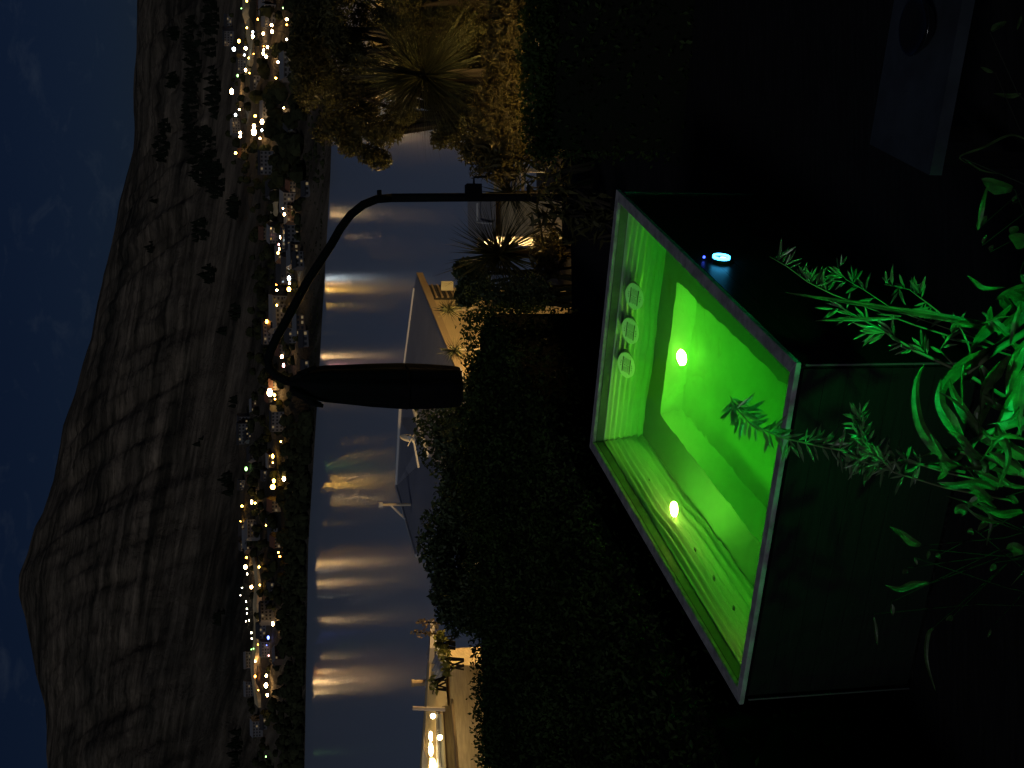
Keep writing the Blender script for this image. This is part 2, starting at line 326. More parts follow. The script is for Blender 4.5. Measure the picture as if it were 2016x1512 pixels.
wallc = [mat('town_wall_pale', (.14, .14, .15), .8), mat('town_wall_cream', (.17, .14, .10), .8), mat('town_wall_grey', (.13, .13, .14), .8), mat('town_wall_brick', (.12, .08, .06), .85)]
roofc = [mat('town_roof_dark', (.04, .042, .048), .6), mat('town_roof_grey', (.16, .17, .19), .5), mat('town_roof_rust', (.10, .05, .035), .7)]
m_wlit = mat('lit_window', (.05, .05, .05), .3, emit=(1, .72, .36), estr=.15); m_wdark = mat('dark_window', (.03, .033, .038), .08, spec=.6)
def make_house(w, d, h, rh, wm, rm, floors, nwin, lit):
    parts = []
    b = MB(); b.box((0, 0, h / 2 - 1.5), (w, d, h + 3)); b.add([(-w / 2, -d / 2, h), (-w / 2, d / 2, h), (-w / 2, 0, h + rh - .1)], [(0, 1, 2)]); b.add([(w / 2, -d / 2, h), (w / 2, d / 2, h), (w / 2, 0, h + rh - .1)], [(0, 1, 2)])
    parts.append(('wall', b, wm))
    e = .6; rf = MB(); k = rh * (d / 2 + e) / (d / 2)
    for sgn in (-1, 1):
        rf.hexa([Vector(q) for q in ((-w / 2 - e, sgn * (d / 2 + e), h + rh - k), (w / 2 + e, sgn * (d / 2 + e), h + rh - k), (w / 2 + e, 0, h + rh), (-w / 2 - e, 0, h + rh), (-w / 2 - e, sgn * (d / 2 + e), h + rh - k + .25), (w / 2 + e, sgn * (d / 2 + e), h + rh - k + .25), (w / 2 + e, 0, h + rh + .25), (-w / 2 - e, 0, h + rh + .25))])
    parts.append(('roof', rf, rm))
    for fl in range(floors):
        for i in range(nwin):
            x = -w / 2 + w * (i + .5) / nwin; z = h / floors * (fl + .5)
            parts.append(('window', MB().box((x, -d / 2 - .04, z), (w / nwin * .55, .16, h / floors * .5)), m_wlit if (fl, i) in lit else m_wdark))
    return parts
protos = [make_house(12, 9, 5.4, 2.6, wallc[0], roofc[0], 2, 4, {(0, 1), (1, 2)}), make_house(9, 8, 4.8, 3.0, wallc[1], roofc[2], 2, 3, {(0, 0)}), make_house(16, 10, 7.5, 2.2, wallc[0], roofc[1], 3, 5, {(1, 3)}),
          make_house(10, 8, 3.2, 2.4, wallc[2], roofc[0], 1, 3, {(0, 2)}), make_house(13, 9, 5.2, 2.0, wallc[3], roofc[1], 2, 4, {(1, 0), (0, 2), (0, 3)}), make_house(18, 9, 9, 1.2, wallc[2], roofc[0], 3, 6, {(2, 1), (0, 4)})]
HN = ['white two storey gabled house', 'small cream house with rusty roof', 'long white three storey apartment block', 'low grey bungalow', 'brick house with grey roof', 'broad grey hotel block']
pmesh = []
for ps in protos:
    lst = []
    for nme, b, mm in ps:
        me = bpy.data.meshes.new(nme); me.from_pydata([tuple(q) for q in b.v], [], b.f); me.materials.append(mm); lst.append((nme, me))
    pmesh.append(lst)
spots = [(545, 30, 2), (458, 40, 0), (580, 395, 2), (582, 465, 5), (575, 480, 0), (560, 605, 2), (548, 640, 0), (563, 665, 4), (595, 345, 0), (560, 500, 4), (570, 540, 0), (505, 895, 0), (525, 935, 3), (538, 1030, 3), (545, 1050, 0), (530, 1275, 2), (525, 1240, 0), (500, 945, 1), (540, 905, 4), (600, 640, 4), (585, 655, 0), (540, 780, 1), (495, 860, 0)]
LUV0 = np.array([(1512 - y, x) for x, y, c, r in lamps])
for k in range(64):
    y = random.choice([random.uniform(-60, 330), random.uniform(-60, 330), random.uniform(360, 760), random.uniform(760, 1150), random.uniform(1150, 1540)])
    x = random.uniform(455, 585) if y < 330 else (random.uniform(530, 610) if y < 760 else random.uniform(480, 570))
    spots.append((x, y, random.randrange(6)))
for i, (x, y, kd) in enumerate(spots):
    u, v = 1512 - y, x
    if 330 < y < 360: continue
    p = terrain_hit(u, v); zone = next(z for q, z in ZONE if u > q)
    if i > 22 and np.sum((np.abs(LUV0[:, 0] - u) < 12) & (LUV0[:, 1] < v) & (LUV0[:, 1] > v - 20)) > 0: continue
    t = thing('town_house', p, f'{HN[kd]} across the lake, {zone}', 'house', f'{HN[kd]}s {zone}')
    t.rotation_euler.z = math.atan2(-p.x, p.y) + random.uniform(-.6, .6); s = random.uniform(.85, 1.15); t.scale = (s, s, s)
    for nme, me in pmesh[kd]:
        o = bpy.data.objects.new(nme, me); col.objects.link(o); o.parent = t

# lit hillside road: a strip following the slope
def road(pts, width, m, name):
    c = [terrain_hit(u, v) for u, v in pts]; mbr = MB()
    for a, b in zip(c[:-1], c[1:]):
        mbr.hexa([a + Vector((0, -width, -3)), b + Vector((0, -width, -3)), b + Vector((0, width, -1)), a + Vector((0, width, -1)), a + Vector((0, -width, 1.2)), b + Vector((0, -width, 1.2)), b + Vector((0, width, 4.2)), a + Vector((0, width, 4.2))])
    return tag(mbr.build(name, m), kind='structure')
m_road = mat('pale_road_bank', (.60, .48, .28), .9, var=.35, scale=.08)
Z8 = lambda x, y: (1512 - (1100 + y / 3.67), 420 + x / 3.67)
road([Z8(*q) for q in ((300, -30), (325, 40), (335, 180), (332, 330), (333, 480), (322, 620), (300, 760), (308, 860), (330, 1000), (338, 1060))], 9, m_road, 'hillside_road')
road([(1512 + 60, 488), (1490, 490), (1470, 494), (1440, 497), (1425, 500), (1400, 497), (1370, 494)], 11, m_road, 'town_road')
road([(1112, 548), (1090, 546), (1060, 541), (1040, 540)], 9, m_road, 'shore_road')

# woods: dark conifers on the slopes, one mass each
m_pine = mat('pine_dark', (.010, .014, .009), .9, spec=.05, var=.5, scale=.05)
m_bush = mat('shore_bush', (.030, .034, .016), .9, spec=.05, var=.6, scale=.06)
LUV = np.array([(1512 - y, x) for x, y, c, r in lamps])
def hides(u, v, p, h, r):
    hp, rp_ = h / p.y * F_PX, r / p.y * F_PX
    return bool(np.any((np.abs(LUV[:, 0] - u) < rp_ + 3) & (LUV[:, 1] < v + 4) & (LUV[:, 1] > v - hp - 4)))
def crown(mbk, p, h, r, k=7):
    j = [random.uniform(.75, 1.25) for _ in range(k * 3)]
    for q, (f0, z0, f1, z1) in enumerate(((1.0, .08, .45, .55), (.75, .38, .25, .8), (.5, .65, .02, 1.0))):
        lo = [p + Vector((math.cos(6.283 * i / k) * r * f0 * j[q * k + i], math.sin(6.283 * i / k) * r * f0 * j[q * k + i], h * z0)) for i in range(k)]
        hi = [p + Vector((math.cos(6.283 * i / k) * r * f1, math.sin(6.283 * i / k) * r * f1, h * z1)) for i in range(k)]
        mbk.add(lo + hi, [(i, (i + 1) % k, k + (i + 1) % k, k + i) for i in range(k)])
def lump(mbk, p, h, r):
    nu, nv = 8, 5; vs = []; fs = []
    for jv in range(nv + 1):
        th = math.pi * jv / nv
        for i in range(nu):
            q = random.uniform(.72, 1.22); ph = 6.283 * i / nu; vs.append(p + Vector((math.sin(th) * math.cos(ph) * r * q, math.sin(th) * math.sin(ph) * r * q, h * .5 + math.cos(th) * h * .55 * q)))
    for jv in range(nv):
        for i in range(nu): fs.append((jv * nu + i, (jv + 1) * nu + i, (jv + 1) * nu + (i + 1) % nu, jv * nu + (i + 1) % nu))
    mbk.add(vs, fs)
mb = MB()
for u, v, ru, rv, n in ((1446, 347, 15, 9, 26), (1353, 347, 18, 10, 36), (1221, 322, 30, 14, 60), (1262, 330, 14, 10, 22), (1118, 308, 9, 6, 8), (1059, 400, 24, 14, 40), (1026, 301, 10, 7, 9), (1105, 465, 25, 10, 40), (972, 417, 22, 11, 34), (1205, 405, 60, 26, 190), (1160, 430, 40, 16, 80), (1290, 380, 70, 14, 110), (1400, 385, 80, 16, 120), (1460, 420, 60, 14, 90), (900, 470, 16, 8, 16), (860, 445, 8, 5, 7), (720, 466, 10, 5, 8), (560, 455, 26, 8, 22), (40, 470, 40, 10, 40), (1330, 425, 50, 12, 70), (640, 400, 12, 6, 6), (300, 440, 22, 6, 14)):
    for k in range(n):
        a = random.uniform(0, 6.283); q = math.sqrt(random.random()); p = terrain_hit(u + math.cos(a) * q * ru, v + math.sin(a) * q * rv)
        h = random.uniform(6, 12) * (p.y / 2000) ** .5; crown(mb, p - Vector((0, 0, 1)), h, h * .33, 6)
tag(mb.build('hillside_woods', m_pine), 'dark conifer woods in patches on the mountain slope', 'woods', kind='stuff')
mb = MB()
for k in range(1500):
    y = random.uniform(-150, 1700); u = 1512 - y; vsr = float(np.interp(u, su, sv)); q = random.random()
    top = 560 if u < 1150 else 525
    v = vsr - 2 - (vsr - top) * q ** 1.5
    p = terrain_hit(u, v); h = random.uniform(4, 9) * (1.25 if u > 1150 else (.6 if u > 720 else .85))
    if u > 700 and v > vsr - 45: h *= .28
    if hides(u, v, p, h, h * .6): continue
    lump(mb, p - Vector((0, 0, 1)), h, h * random.uniform(.45, .8))
for k in range(520):
    y = random.uniform(-150, 1700); u = 1512 - y; v = random.uniform(455, 560) if u > 1150 else random.uniform(500, 560)
    p = terrain_hit(u, v); h = random.uniform(4, 8)
    if hides(u, v, p, h, h * .6): continue
    lump(mb, p - Vector((0, 0, 1)), h, h * random.uniform(.45, .7))
tag(mb.build('shore_woods', m_bush), 'dark bush and trees along the far lake shore', 'woods', kind='stuff')

# ------------------------------------------------------------------ plunge pool
RIM_Z = 0.9
def T(s, t, h): return Dc + E1 * s + E2 * t + Vector((0, 0, EYE - h))     # h measured down from the eye, rim at 2.4
pool = thing('plunge_pool', T(PW / 2, PL / 2, EYE), 'rectangular plunge pool glowing green with a grey stone rim', 'plunge pool')
m_rim = mat('grey_stone_rim', (.27, .27, .285), .75, spec=.15, var=.35, scale=14, bump=.25, bscale=60)
m_clad = mat('dark_cladding', (.010, .012, .011), .38, spec=.3, var=.2, scale=5, stretch=(1, 1, 16), bump=.04, bscale=50)
def shell_mat():
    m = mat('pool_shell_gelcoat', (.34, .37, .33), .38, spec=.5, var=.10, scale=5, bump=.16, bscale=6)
    return m
m_shell = shell_mat(); m_hcore0 = mat('leak_blocker_black', (.01, .01, .01), .9)
si0, si1, ti0, ti1 = .066, 1.712, .052, 2.765
rw = 0.012
for pts in (((0, 0), (PW, 0), (si1, ti0), (si0, ti0)), ((PW, 0), (PW, PL), (si1, ti1), (si1, ti0)), ((PW, PL), (0, PL), (si0, ti1), (si1, ti1)), ((0, PL), (0, 0), (si0, ti0), (si0, ti1))):
    mb = MB(); mb.hexa([T(s, t, 2.425) for s, t in pts] + [T(s, t, 2.4) for s, t in pts]); o = mb.build('rim_section', m_rim, pool)
    bv = o.modifiers.new('bevel', 'BEVEL'); bv.width = .004; bv.segments = 2
# shell: ribbed walls, bench, risers, floor
g = .004
WT = [(2.474, .004)]                        # (h, inset) wall profile with shallow ribs below the water line
nr = 7
for i in range(nr * 6 + 1):
    q = i / (nr * 6); WT.append((2.487 + .695 * q, .014 + .070 * q))
def wall_strip(mbk, p0, p1, inn, segs=40, ribs=True):
    """p0->p1 in (s,t); inn inward direction in (s,t)"""
    prof = WT if ribs else [WT[0], WT[1], WT[-1]]
    n = len(prof); vs = []
    for k in range(segs + 1):
        f = k / segs
        for jj, (h, ins) in enumerate(prof):
            if 1 < jj < n - 1:
                am = float(vnoise(np.array(p0[0] * 7 + p0[1] * 5 + f * 9.0), np.array(jj * .13 + 40))); ph = .9 * float(vnoise(np.array(f * 5.0 + p0[1] * 3), np.array(3.3)))
                ins = ins + .024 * (.5 + .5 * am) * math.cos(((jj - 1) / (n - 2) * nr + ph) * 2 * math.pi)
            # the corners run inwards with the taper
            e0 = (p1[0] - p0[0], p1[1] - p0[1]); ln_ = math.hypot(*e0); d = (e0[0] / ln_, e0[1] / ln_)
            a = (p0[0] + d[0] * ins + inn[0] * ins, p0[1] + d[1] * ins + inn[1] * ins); b = (p1[0] - d[0] * ins + inn[0] * ins, p1[1] - d[1] * ins + inn[1] * ins)
            vs.append(T(a[0] + (b[0] - a[0]) * f, a[1] + (b[1] - a[1]) * f, h))
    mbk.add(vs, [(k * n + j, (k + 1) * n + j, (k + 1) * n + j + 1, k * n + j + 1) for k in range(segs) for j in range(n - 1)])
g0 = g
wl = (si0 + g0, si1 - g0, ti0 + g0, ti1 - g0)
mb = MB()
wall_strip(mb, (wl[0], wl[3]), (wl[1], wl[3]), (0, -1)); wall_strip(mb, (wl[1], wl[3]), (wl[1], wl[2]), (-1, 0)); wall_strip(mb, (wl[1], wl[2]), (wl[0], wl[2]), (0, 1)); wall_strip(mb, (wl[0], wl[2]), (wl[0], wl[3]), (1, 0))
mb.build('shell_wall', m_shell, pool, True)
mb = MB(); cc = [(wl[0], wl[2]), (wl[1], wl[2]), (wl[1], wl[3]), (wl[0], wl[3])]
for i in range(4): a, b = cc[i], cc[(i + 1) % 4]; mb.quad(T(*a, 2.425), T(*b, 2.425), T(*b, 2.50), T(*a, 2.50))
mb.build('dry_shell_shade', mat('dry_shell_painted_shade', (.07, .095, .07), .5, var=.3, scale=9), pool)  # dry shell wall: its dim green light is painted into this darker colour
HB, HF = 3.182, 3.478
iw = .0835; bs0, bs1, bt0, bt1 = wl[0] + iw, wl[1] - iw, wl[2] + iw, wl[3] - iw
rs0, rs1, rt0, rt1 = .47, 1.365, bt0, 2.42      # bench inner edge (no bench at the front)
fs0, fs1, ft1 = .52, 1.30, 2.36
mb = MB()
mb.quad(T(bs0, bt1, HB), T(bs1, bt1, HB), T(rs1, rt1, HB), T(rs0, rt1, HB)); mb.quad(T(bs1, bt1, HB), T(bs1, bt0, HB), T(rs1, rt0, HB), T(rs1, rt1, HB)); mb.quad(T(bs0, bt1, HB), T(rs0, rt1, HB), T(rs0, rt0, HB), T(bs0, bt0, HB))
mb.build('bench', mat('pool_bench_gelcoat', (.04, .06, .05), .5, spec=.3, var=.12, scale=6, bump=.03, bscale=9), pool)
mb = MB()
mb.quad(T(rs0, rt1, HB), T(rs1, rt1, HB), T(fs1, ft1, HF), T(fs0, ft1, HF)); mb.quad(T(rs1, rt1, HB), T(rs1, rt0, HB), T(fs1, rt0, HF), T(fs1, ft1, HF)); mb.quad(T(rs0, rt0, HB), T(rs0, rt1, HB), T(fs0, ft1, HF), T(fs0, rt0, HF)); mb.quad(T(rs0, rt0, HB), T(rs1, rt0, HB), T(fs1, rt0, HF), T(fs0, rt0, HF))
mb.build('bench_riser', m_shell, pool)
MB().quad(T(fs0, ft1, HF), T(fs1, ft1, HF), T(fs1, rt0, HF), T(fs0, rt0, HF)).build('pool_floor', mat('pool_floor_gelcoat', (.24, .27, .22), .4, spec=.5, var=.25, scale=3, bump=.25, bscale=5), pool)
mb = MB(); q4 = [(.050, .045), (1.728, .045), (1.728, 2.779), (.050, 2.779)]
for i in range(4):
    a, b = q4[i], q4[(i + 1) % 4]; mb.quad(T(*a, 2.43), T(*b, 2.43), T(*b, 3.62), T(*a, 3.62))
mb.quad(*[T(*p, 3.62) for p in q4]); mb.build('leak_blocker', m_hcore0, pool)  # unseen black box added to stop pool lamp light leaking out
# water
def water_mat():
    m = bpy.data.materials.new('pool_water'); m.use_nodes = True; nt = m.node_tree; nt.nodes.remove(nt.nodes['Principled BSDF']); out = nt.nodes['Material Output']; ln = nt.links.new
    gl = nt.nodes.new('ShaderNodeBsdfGlass'); gl.inputs['Roughness'].default_value = 0; gl.inputs['IOR'].default_value = 1.33
    t = nt.nodes.new('ShaderNodeTexCoord'); n = nt.nodes.new('ShaderNodeTexNoise'); n.inputs['Scale'].default_value = 3.6; n.inputs['Detail'].default_value = 1.6; n.inputs['Distortion'].default_value = .4; ln(t.outputs['Object'], n.inputs[0])
    bp = nt.nodes.new('ShaderNodeBump'); bp.inputs['Strength'].default_value = .34; bp.inputs['Distance'].default_value = .02; ln(n.outputs[0], bp.inputs['Height']); ln(bp.outputs[0], gl.inputs['Normal'])
    v = nt.nodes.new('ShaderNodeVolumeScatter'); v.inputs['Color'].default_value = (.9, 1, .9, 1); v.inputs['Density'].default_value = .15; v.inputs['Anisotropy'].default_value = .4
    va = nt.nodes.new('ShaderNodeVolumeAbsorption'); va.inputs['Color'].default_value = (.04, .93, .25, 1); va.inputs['Density'].default_value = 1.45; ad = nt.nodes.new('ShaderNodeAddShader')
    ln(v.outputs[0], ad.inputs[0]); ln(va.outputs[0], ad.inputs[1]); ln(gl.outputs[0], out.inputs['Surface']); ln(ad.outputs[0], out.inputs['Volume'])
    return m
mb = MB(); e = .012; WQ = ((si0 - e, ti0 - e), (si0 - e, ti1 + e), (si1 + e, ti1 + e), (si1 + e, ti0 - e))
mb.hexa([T(s, t, HF + .05) for s, t in WQ] + [T(s, t, 2.478) for s, t in WQ]); mb.build('water', water_mat(), pool)
# underwater lights
LEDC = (1.15, 1.0, .16)
m_led = mat('pool_led', (.02, .02, .02), .3, emit=LEDC, estr=700); m_ss = mat('stainless', (.55, .56, .55), .25, 1.0)
def pool_light(c, n, r):
    n = Vector(n).normalized(); o = MB().tube([c - n * .03, c + n * .055], [r * .5, r * .4], 16).build('pool_light', m_ss, pool)
    MB().sphere(c + n * .065, r, 16, 10).build('lens', m_led, o, True)
pool_light(T(.93, 2.388, 3.33), -E2 + Vector((0, 0, .2)), .045)
pool_light(T(1.672, 1.63, 2.79), -E1 + Vector((0, 0, .1)), .045)
pool_light(T(1.1, .125, 2.85), E2 + Vector((0, 0, .1)), .024)
m_jet = mat('jet_black', (.02, .02, .02), .4)
for Dc_t in (1.25, .95, .65, 2.1):
    c = T(1.664, Dc_t, 2.80); disc(MB(), c - E1 * .012, -E1, .014, 12, 0, .02).build('wall_jet', m_jet, pool)
# tilted filter canisters on the back bench
m_can = mat('filter_grey', (.05, .06, .05), .35, spec=.4); m_lid = mat('filter_lid', (.80, .82, .78), .45); m_ink = mat('lid_print', (.05, .06, .05), .6)
for s in (.622, .852, 1.086):
    n = (-E2 * math.cos(R(40)) + Vector((0, 0, math.sin(R(40))))).normalized(); c = T(s, 2.585, 2.590)
    side = E1; upv = n.cross(side).normalized()
    if upv.z < 0: upv = -upv
    K = 32; el = lambda r, off: [c + side * (math.cos(6.28319 * i / K) * r) + upv * (math.sin(6.28319 * i / K) * r * 1.55) + n * off for i in range(K)]
    can = MB().add(el(.066, -.012) + el(.062, -.16), [(i, (i + 1) % K, K + (i + 1) % K, K + i) for i in range(K)]).build('filter_canister', m_can, pool, True)
    lid = MB().add(el(.082, 0) + el(.082, -.014), [tuple(range(K))] + [(i, K + i, K + (i + 1) % K, (i + 1) % K) for i in range(K)] + [tuple(range(2 * K - 1, K - 1, -1))]).build('lid', m_lid, can)
    pr = MB()
    def bar(x, y, w, h): pr.box(c + side * x + upv * y * 1.5 + n * .0012, (w, h * 1.5, .0016), side, upv, n)
    bar(0, .036, .100, .009); bar(0, -.036, .100, .009)
    for r_ in range(6):
        y = .024 - r_ * .0096
        for x in (-.028, .028): bar(x + random.uniform(-.002, .002), y, .044 * random.uniform(.8, 1), .0030)
    for ang in (-.5, 0, .5):
        bar(math.sin(ang) * .030, .056 - abs(ang) * .006, .007, .006); bar(math.sin(ang) * .030, -.056 + abs(ang) * .006, .007, .006)
    bar(0, 0, .003, .060)
    pr.build('label_print', m_ink, lid)
# outside cladding boards, corner trims
NBD = 8; bh = .84 / NBD
for a, b, nn in (((0, 0), (PW, 0), -E2), ((0, PL), (0, 0), -E1), ((PW, 0), (PW, PL), E1), ((PW, PL), (0, PL), E2)):
    P0, P1 = T(*a, EYE), T(*b, EYE); d = (P1 - P0).normalized(); Ln = (P1 - P0).length
    for i in range(NBD):
        zc = .01 + bh * (i + .5); MB().box((P0 + P1) / 2 - nn * (.030 + random.uniform(0, .001)) + Vector((0, 0, zc)), (Ln - .075, .02, bh - .0015), d, nn, (0, 0, 1)).build('cladding_board', m_clad, pool)
for s, t in ((0, 0), (PW, 0), (PW, PL), (0, PL)):
    ss = .028 if s == 0 else PW - .028; tt = .028 if t == 0 else PL - .028
    MB().box(T(ss - (.012 if s == 0 else -.012), tt - (.012 if t == 0 else -.012), EYE - .424), (.008, .008, .848), E1, E2).build('corner_trim', mat('corner_trim_metal', (.35, .36, .36), .3, .8), pool)
# round colour light on the right side
cpt = atpl(997, 1419, T(.018, 0, 2.6), -E1); nn = -E1
rl = disc(disc(MB(), cpt + nn * .02, nn, .052, 28, .038, .03), cpt + nn * .02, nn, .038, 28, .030).build('ring_light', mat('ring_housing', (.05, .05, .06), .2, .6), pool)
disc(MB(), cpt + nn * .032, nn, .046, 28, .036, .012).build('glowing_ring', mat('ring_cyan', (.02, .02, .02), .3, emit=(.05, .50, 1.0), estr=12), rl)
disc(MB(), cpt + nn * .022 - Vector((0, 0, .012)), nn, .017, 20, 0, .01).build('centre_lens', mat('ring_centre', (.02, .02, .02), .3, emit=(.12, .85, 1.0), estr=14), rl)
disc(MB(), cpt + nn * .02 + Vector((0, 0, .085)) + E2 * .03, nn, .006, 10, 0, .01).build('status_lamp', mat('status_blue', (.01, .01, .02), .3, emit=(.05, .1, 1), estr=5), rl)

# ------------------------------------------------------------------ folded cantilever parasol
m_alu = mat('parasol_frame_black', (.006, .006, .007), .85, 0, spec=.06); m_cloth = mat('parasol_cloth_black', (.006, .006, .007), .9, spec=.05, var=.4, scale=5, bump=.3, bscale=6, stretch=(1, 1, .15))
PY = 12.0
pole_b = at(1125, 1100, PY); pole_b.z = 0.0
par = thing('cantilever_parasol', pole_b, 'folded black cantilever parasol standing behind the glowing pool', 'parasol')
pp = [pole_b + Vector((0, 0, .03)), at(1124, 1050, PY), at(1123.5, 900, PY), at(1122.5, 770, PY)]
MB().box(pole_b + Vector((0, 0, .03)), (.8, .8, .06)).build('base_plate', m_alu, par)
MB().tube(pp, .040, 14).build('pole', m_alu, par, True)
arm_px = [(1122.5, 772), (1120, 742), (1109, 715), (1090, 691), (1062, 670), (1030, 652), (960, 606), (900, 574), (850, 546), (822, 533), (803, 528), (788, 530), (773, 543), (762, 565), (757, 600)]
arm = [at(u, v, PY - .0 * i) for i, (u, v) in enumerate(arm_px)]
MB().tube(arm, [.039] * 15, 12).build('arm', m_alu, par, True)
MB().tube([at(1121.5, 747, PY) + Vector((.0, -.02, 0)), at(1137, 746, PY) + Vector((0, -.02, 0))], .022, 10).build('joint_knob', m_alu, par)
cb = at(1134, 932, PY - .03); crank = MB().box(cb, (.14, .12, .14)).build('crank_box', m_alu, par)
MB().tube([cb + Vector((.07, -.03, 0)), cb + Vector((.13, -.04, .0)), cb + Vector((.14, -.04, -.12))], .011, 8).build('crank_handle', m_alu, crank)
# folded canopy: a gathered spindle with soft pleats
prof = [(572, 757, 8), (590, 757, 18), (612, 757, 29), (640, 756.5, 34), (680, 755, 37), (730, 753.5, 40), (790, 752, 42), (840, 751, 41.5), (880, 751, 40), (900, 751, 38.5), (906, 751, 36)]
mb = MB(); K = 48; vsn = []
for j, (v, u, hw) in enumerate(prof):
    c = at(u, v, PY); r = hw / F_PX * PY * 1.0
    for i in range(K):
        a = 2 * math.pi * i / K; q = 1 + .07 * math.cos(8 * a + .6 * math.sin(j * .5)) + .02 * math.cos(16 * a + j)
        vsn.append(c + Vector((math.cos(a) * r * q, math.sin(a) * r * q * .9, 0)))
mb.add(vsn, [(j * K + i, (j + 1) * K + i, (j + 1) * K + (i + 1) % K, j * K + (i + 1) % K) for j in range(len(prof) - 1) for i in range(K)] + [tuple(range((len(prof) - 1) * K, len(prof) * K)), tuple(range(K - 1, -1, -1))])
can = mb.build('canopy', m_cloth, par, True)
hubp = at(756, 588, PY); MB().tube([hubp + Vector((0, 0, .08)), hubp - Vector((0, 0, .05))], [.06, .085], 14).build('hub', m_alu, par)
for (u0, v0), (u1, v1) in (((738, 575), (716, 632)), ((722, 600), (713, 636)), ((776, 585), (790, 622)), ((745, 570), (726, 618)), ((766, 572), (782, 608))):
    MB().tube([at(u0, v0, PY - .09), at((u0 + u1) / 2 - 1, (v0 + v1) / 2, PY - .11), at(u1, v1, PY - .1)], [.014, .022, .018], 8).build('rib_end', m_alu, par)
c0 = at(751, 800, PY); MB().tube([c0 + Vector((math.cos(a) * .2, math.sin(a) * .18, 0)) for a in np.linspace(0, 6.283, 25)], .012, 6, False).build('strap', m_cloth, can)

# ------------------------------------------------------------------ hedges and bushes near the terrace
m_hleaf = mat('hedge_leaf', (.025, .046, .010), .6, spec=.12, var=.7, scale=2.5, trans=.25)
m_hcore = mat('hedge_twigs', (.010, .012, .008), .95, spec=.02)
def top_noise(x, y): return 0.13 * fbm(np.asarray(x) * 1.3, np.asarray(y) * 1.3, 4)
def hedge(name, poly, ztop, label, n, leaf=.045, zb=-.5, zslope=None):
    pl = np.array(poly); cxy = pl.mean(0)
    t = thing(name, (cxy[0], cxy[1], ground_z(*cxy)), label, 'hedge')
    def inside(P):
        c = np.zeros(len(P), bool); j = len(pl) - 1
        for i in range(len(pl)):
            a, b = pl[i], pl[j]; w = ((a[1] > P[:, 1]) != (b[1] > P[:, 1])) & (P[:, 0] < (b[0] - a[0]) * (P[:, 1] - a[1]) / (b[1] - a[1] + 1e-12) + a[0]); c ^= w; j = i
        return c
    P = rng.uniform(pl.min(0), pl.max(0), (n * 4, 2)); P = P[inside(P)][:n]
    zt = lambda P: ztop + (zslope(P) if zslope else 0) + top_noise(P[:, 0], P[:, 1])
    Z = zt(P) + rng.normal(0, .035, len(P)) - np.abs(rng.normal(0, .05, len(P)))
    tops = np.column_stack([P, Z]); sides = []
    for i in range(len(pl)):
        a, b = pl[i], pl[(i + 1) % len(pl)]; Ln = np.linalg.norm(b - a); m_ = int(Ln * (ztop - zb) * 420)
        f = rng.random(m_)[:, None]; Q = a + (b - a) * f; nrm = np.array([-(b - a)[1], (b - a)[0]]) / Ln
        zz = zb + (zt(Q) - zb) * np.sqrt(rng.random(m_)); off = .10 * fbm(Q[:, 0] * 2 + Q[:, 1] * 2, zz * 2, 3) + rng.normal(0, .03, m_)
        sides.append(np.column_stack([Q + nrm * off[:, None], zz]))
    leaf_mass(np.vstack([tops] + sides), leaf, 'foliage', m_hleaf, t)
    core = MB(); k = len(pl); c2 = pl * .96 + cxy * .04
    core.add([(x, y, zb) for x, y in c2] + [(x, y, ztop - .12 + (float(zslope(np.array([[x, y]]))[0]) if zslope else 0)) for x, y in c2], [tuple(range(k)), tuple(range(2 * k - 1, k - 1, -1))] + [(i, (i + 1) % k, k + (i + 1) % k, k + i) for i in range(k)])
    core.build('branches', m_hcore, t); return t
hedge('clipped_hedge', [(-2.9, 4.0), (-2.55, 4.35), (-1.55, 6.5), (0.0, 10.0), (.72, 11.6), (.62, 12.3), (-1.5, 12.6), (-3.6, 12.4), (-3.9, 7)], 1.05, 'broad dark green hedge running beside the left edge of the pool', 30000)
hedge('clipped_hedge', [(1.62, 9.15), (4.2, 8.3), (4.4, 9.3), (1.72, 9.6)], 1.09, 'low hedge strip to the right of the pool in front of the lit trees', 9000)
m_bleaf = mat('bush_leaf', (.035, .055, .022), .55, spec=.3, var=.5, scale=2, trans=.2)
def bush(name, c, r, label, n, leaf, m, cat='bush', group=None, stems=True, lumps=16, zlow=.1):
    c = Vector(c); gz = ground_z(c.x, c.y); t = thing(name, (c.x, c.y, gz), label, cat, group)
    cl = []
    for _ in range(lumps):
        d = rng.normal(size=3); d /= np.linalg.norm(d); cl.append(np.array(c) + d * np.array(r) * rng.uniform(.35, .8))
    pts = []
    for q in cl:
        k = n // lumps; d = rng.normal(size=(k, 3)); d /= np.linalg.norm(d, axis=1)[:, None]; rr = np.array(r) * rng.uniform(.32, .5); pts.append(q + d * rr * (rng.random(k)[:, None] ** .35))
    leaf_mass(np.vstack(pts), leaf, 'foliage', m, t)
    st = MB()
    for q in cl[:9]:
        b = Vector((c.x + random.uniform(-.1, .1), c.y + random.uniform(-.1, .1), gz)); e = Vector(q); mid = (b + e) / 2 + Vector((random.uniform(-.15, .15), random.uniform(-.15, .15), .1))
        st.tube([b, mid, e], [.05, .035, .012], 6)
    st.build('stems', m_hcore, t); return t
bush('round_bush', at(590, 905, 15.0), (.95, .8, .50), 'rounded dark bush behind the hedge below the satellite dish', 9000, .07, m_bleaf)
bush('round_bush', at(430, 900, 14.5), (.85, .8, .42), 'dark leafy bush behind the hedge beside the hip of the grey roof', 8000, .07, m_bleaf)
bush('round_bush', at(330, 915, 14.2), (.6, .7, .34), 'low dark bush at the hedge end near the lit eaves', 5000, .06, m_bleaf)
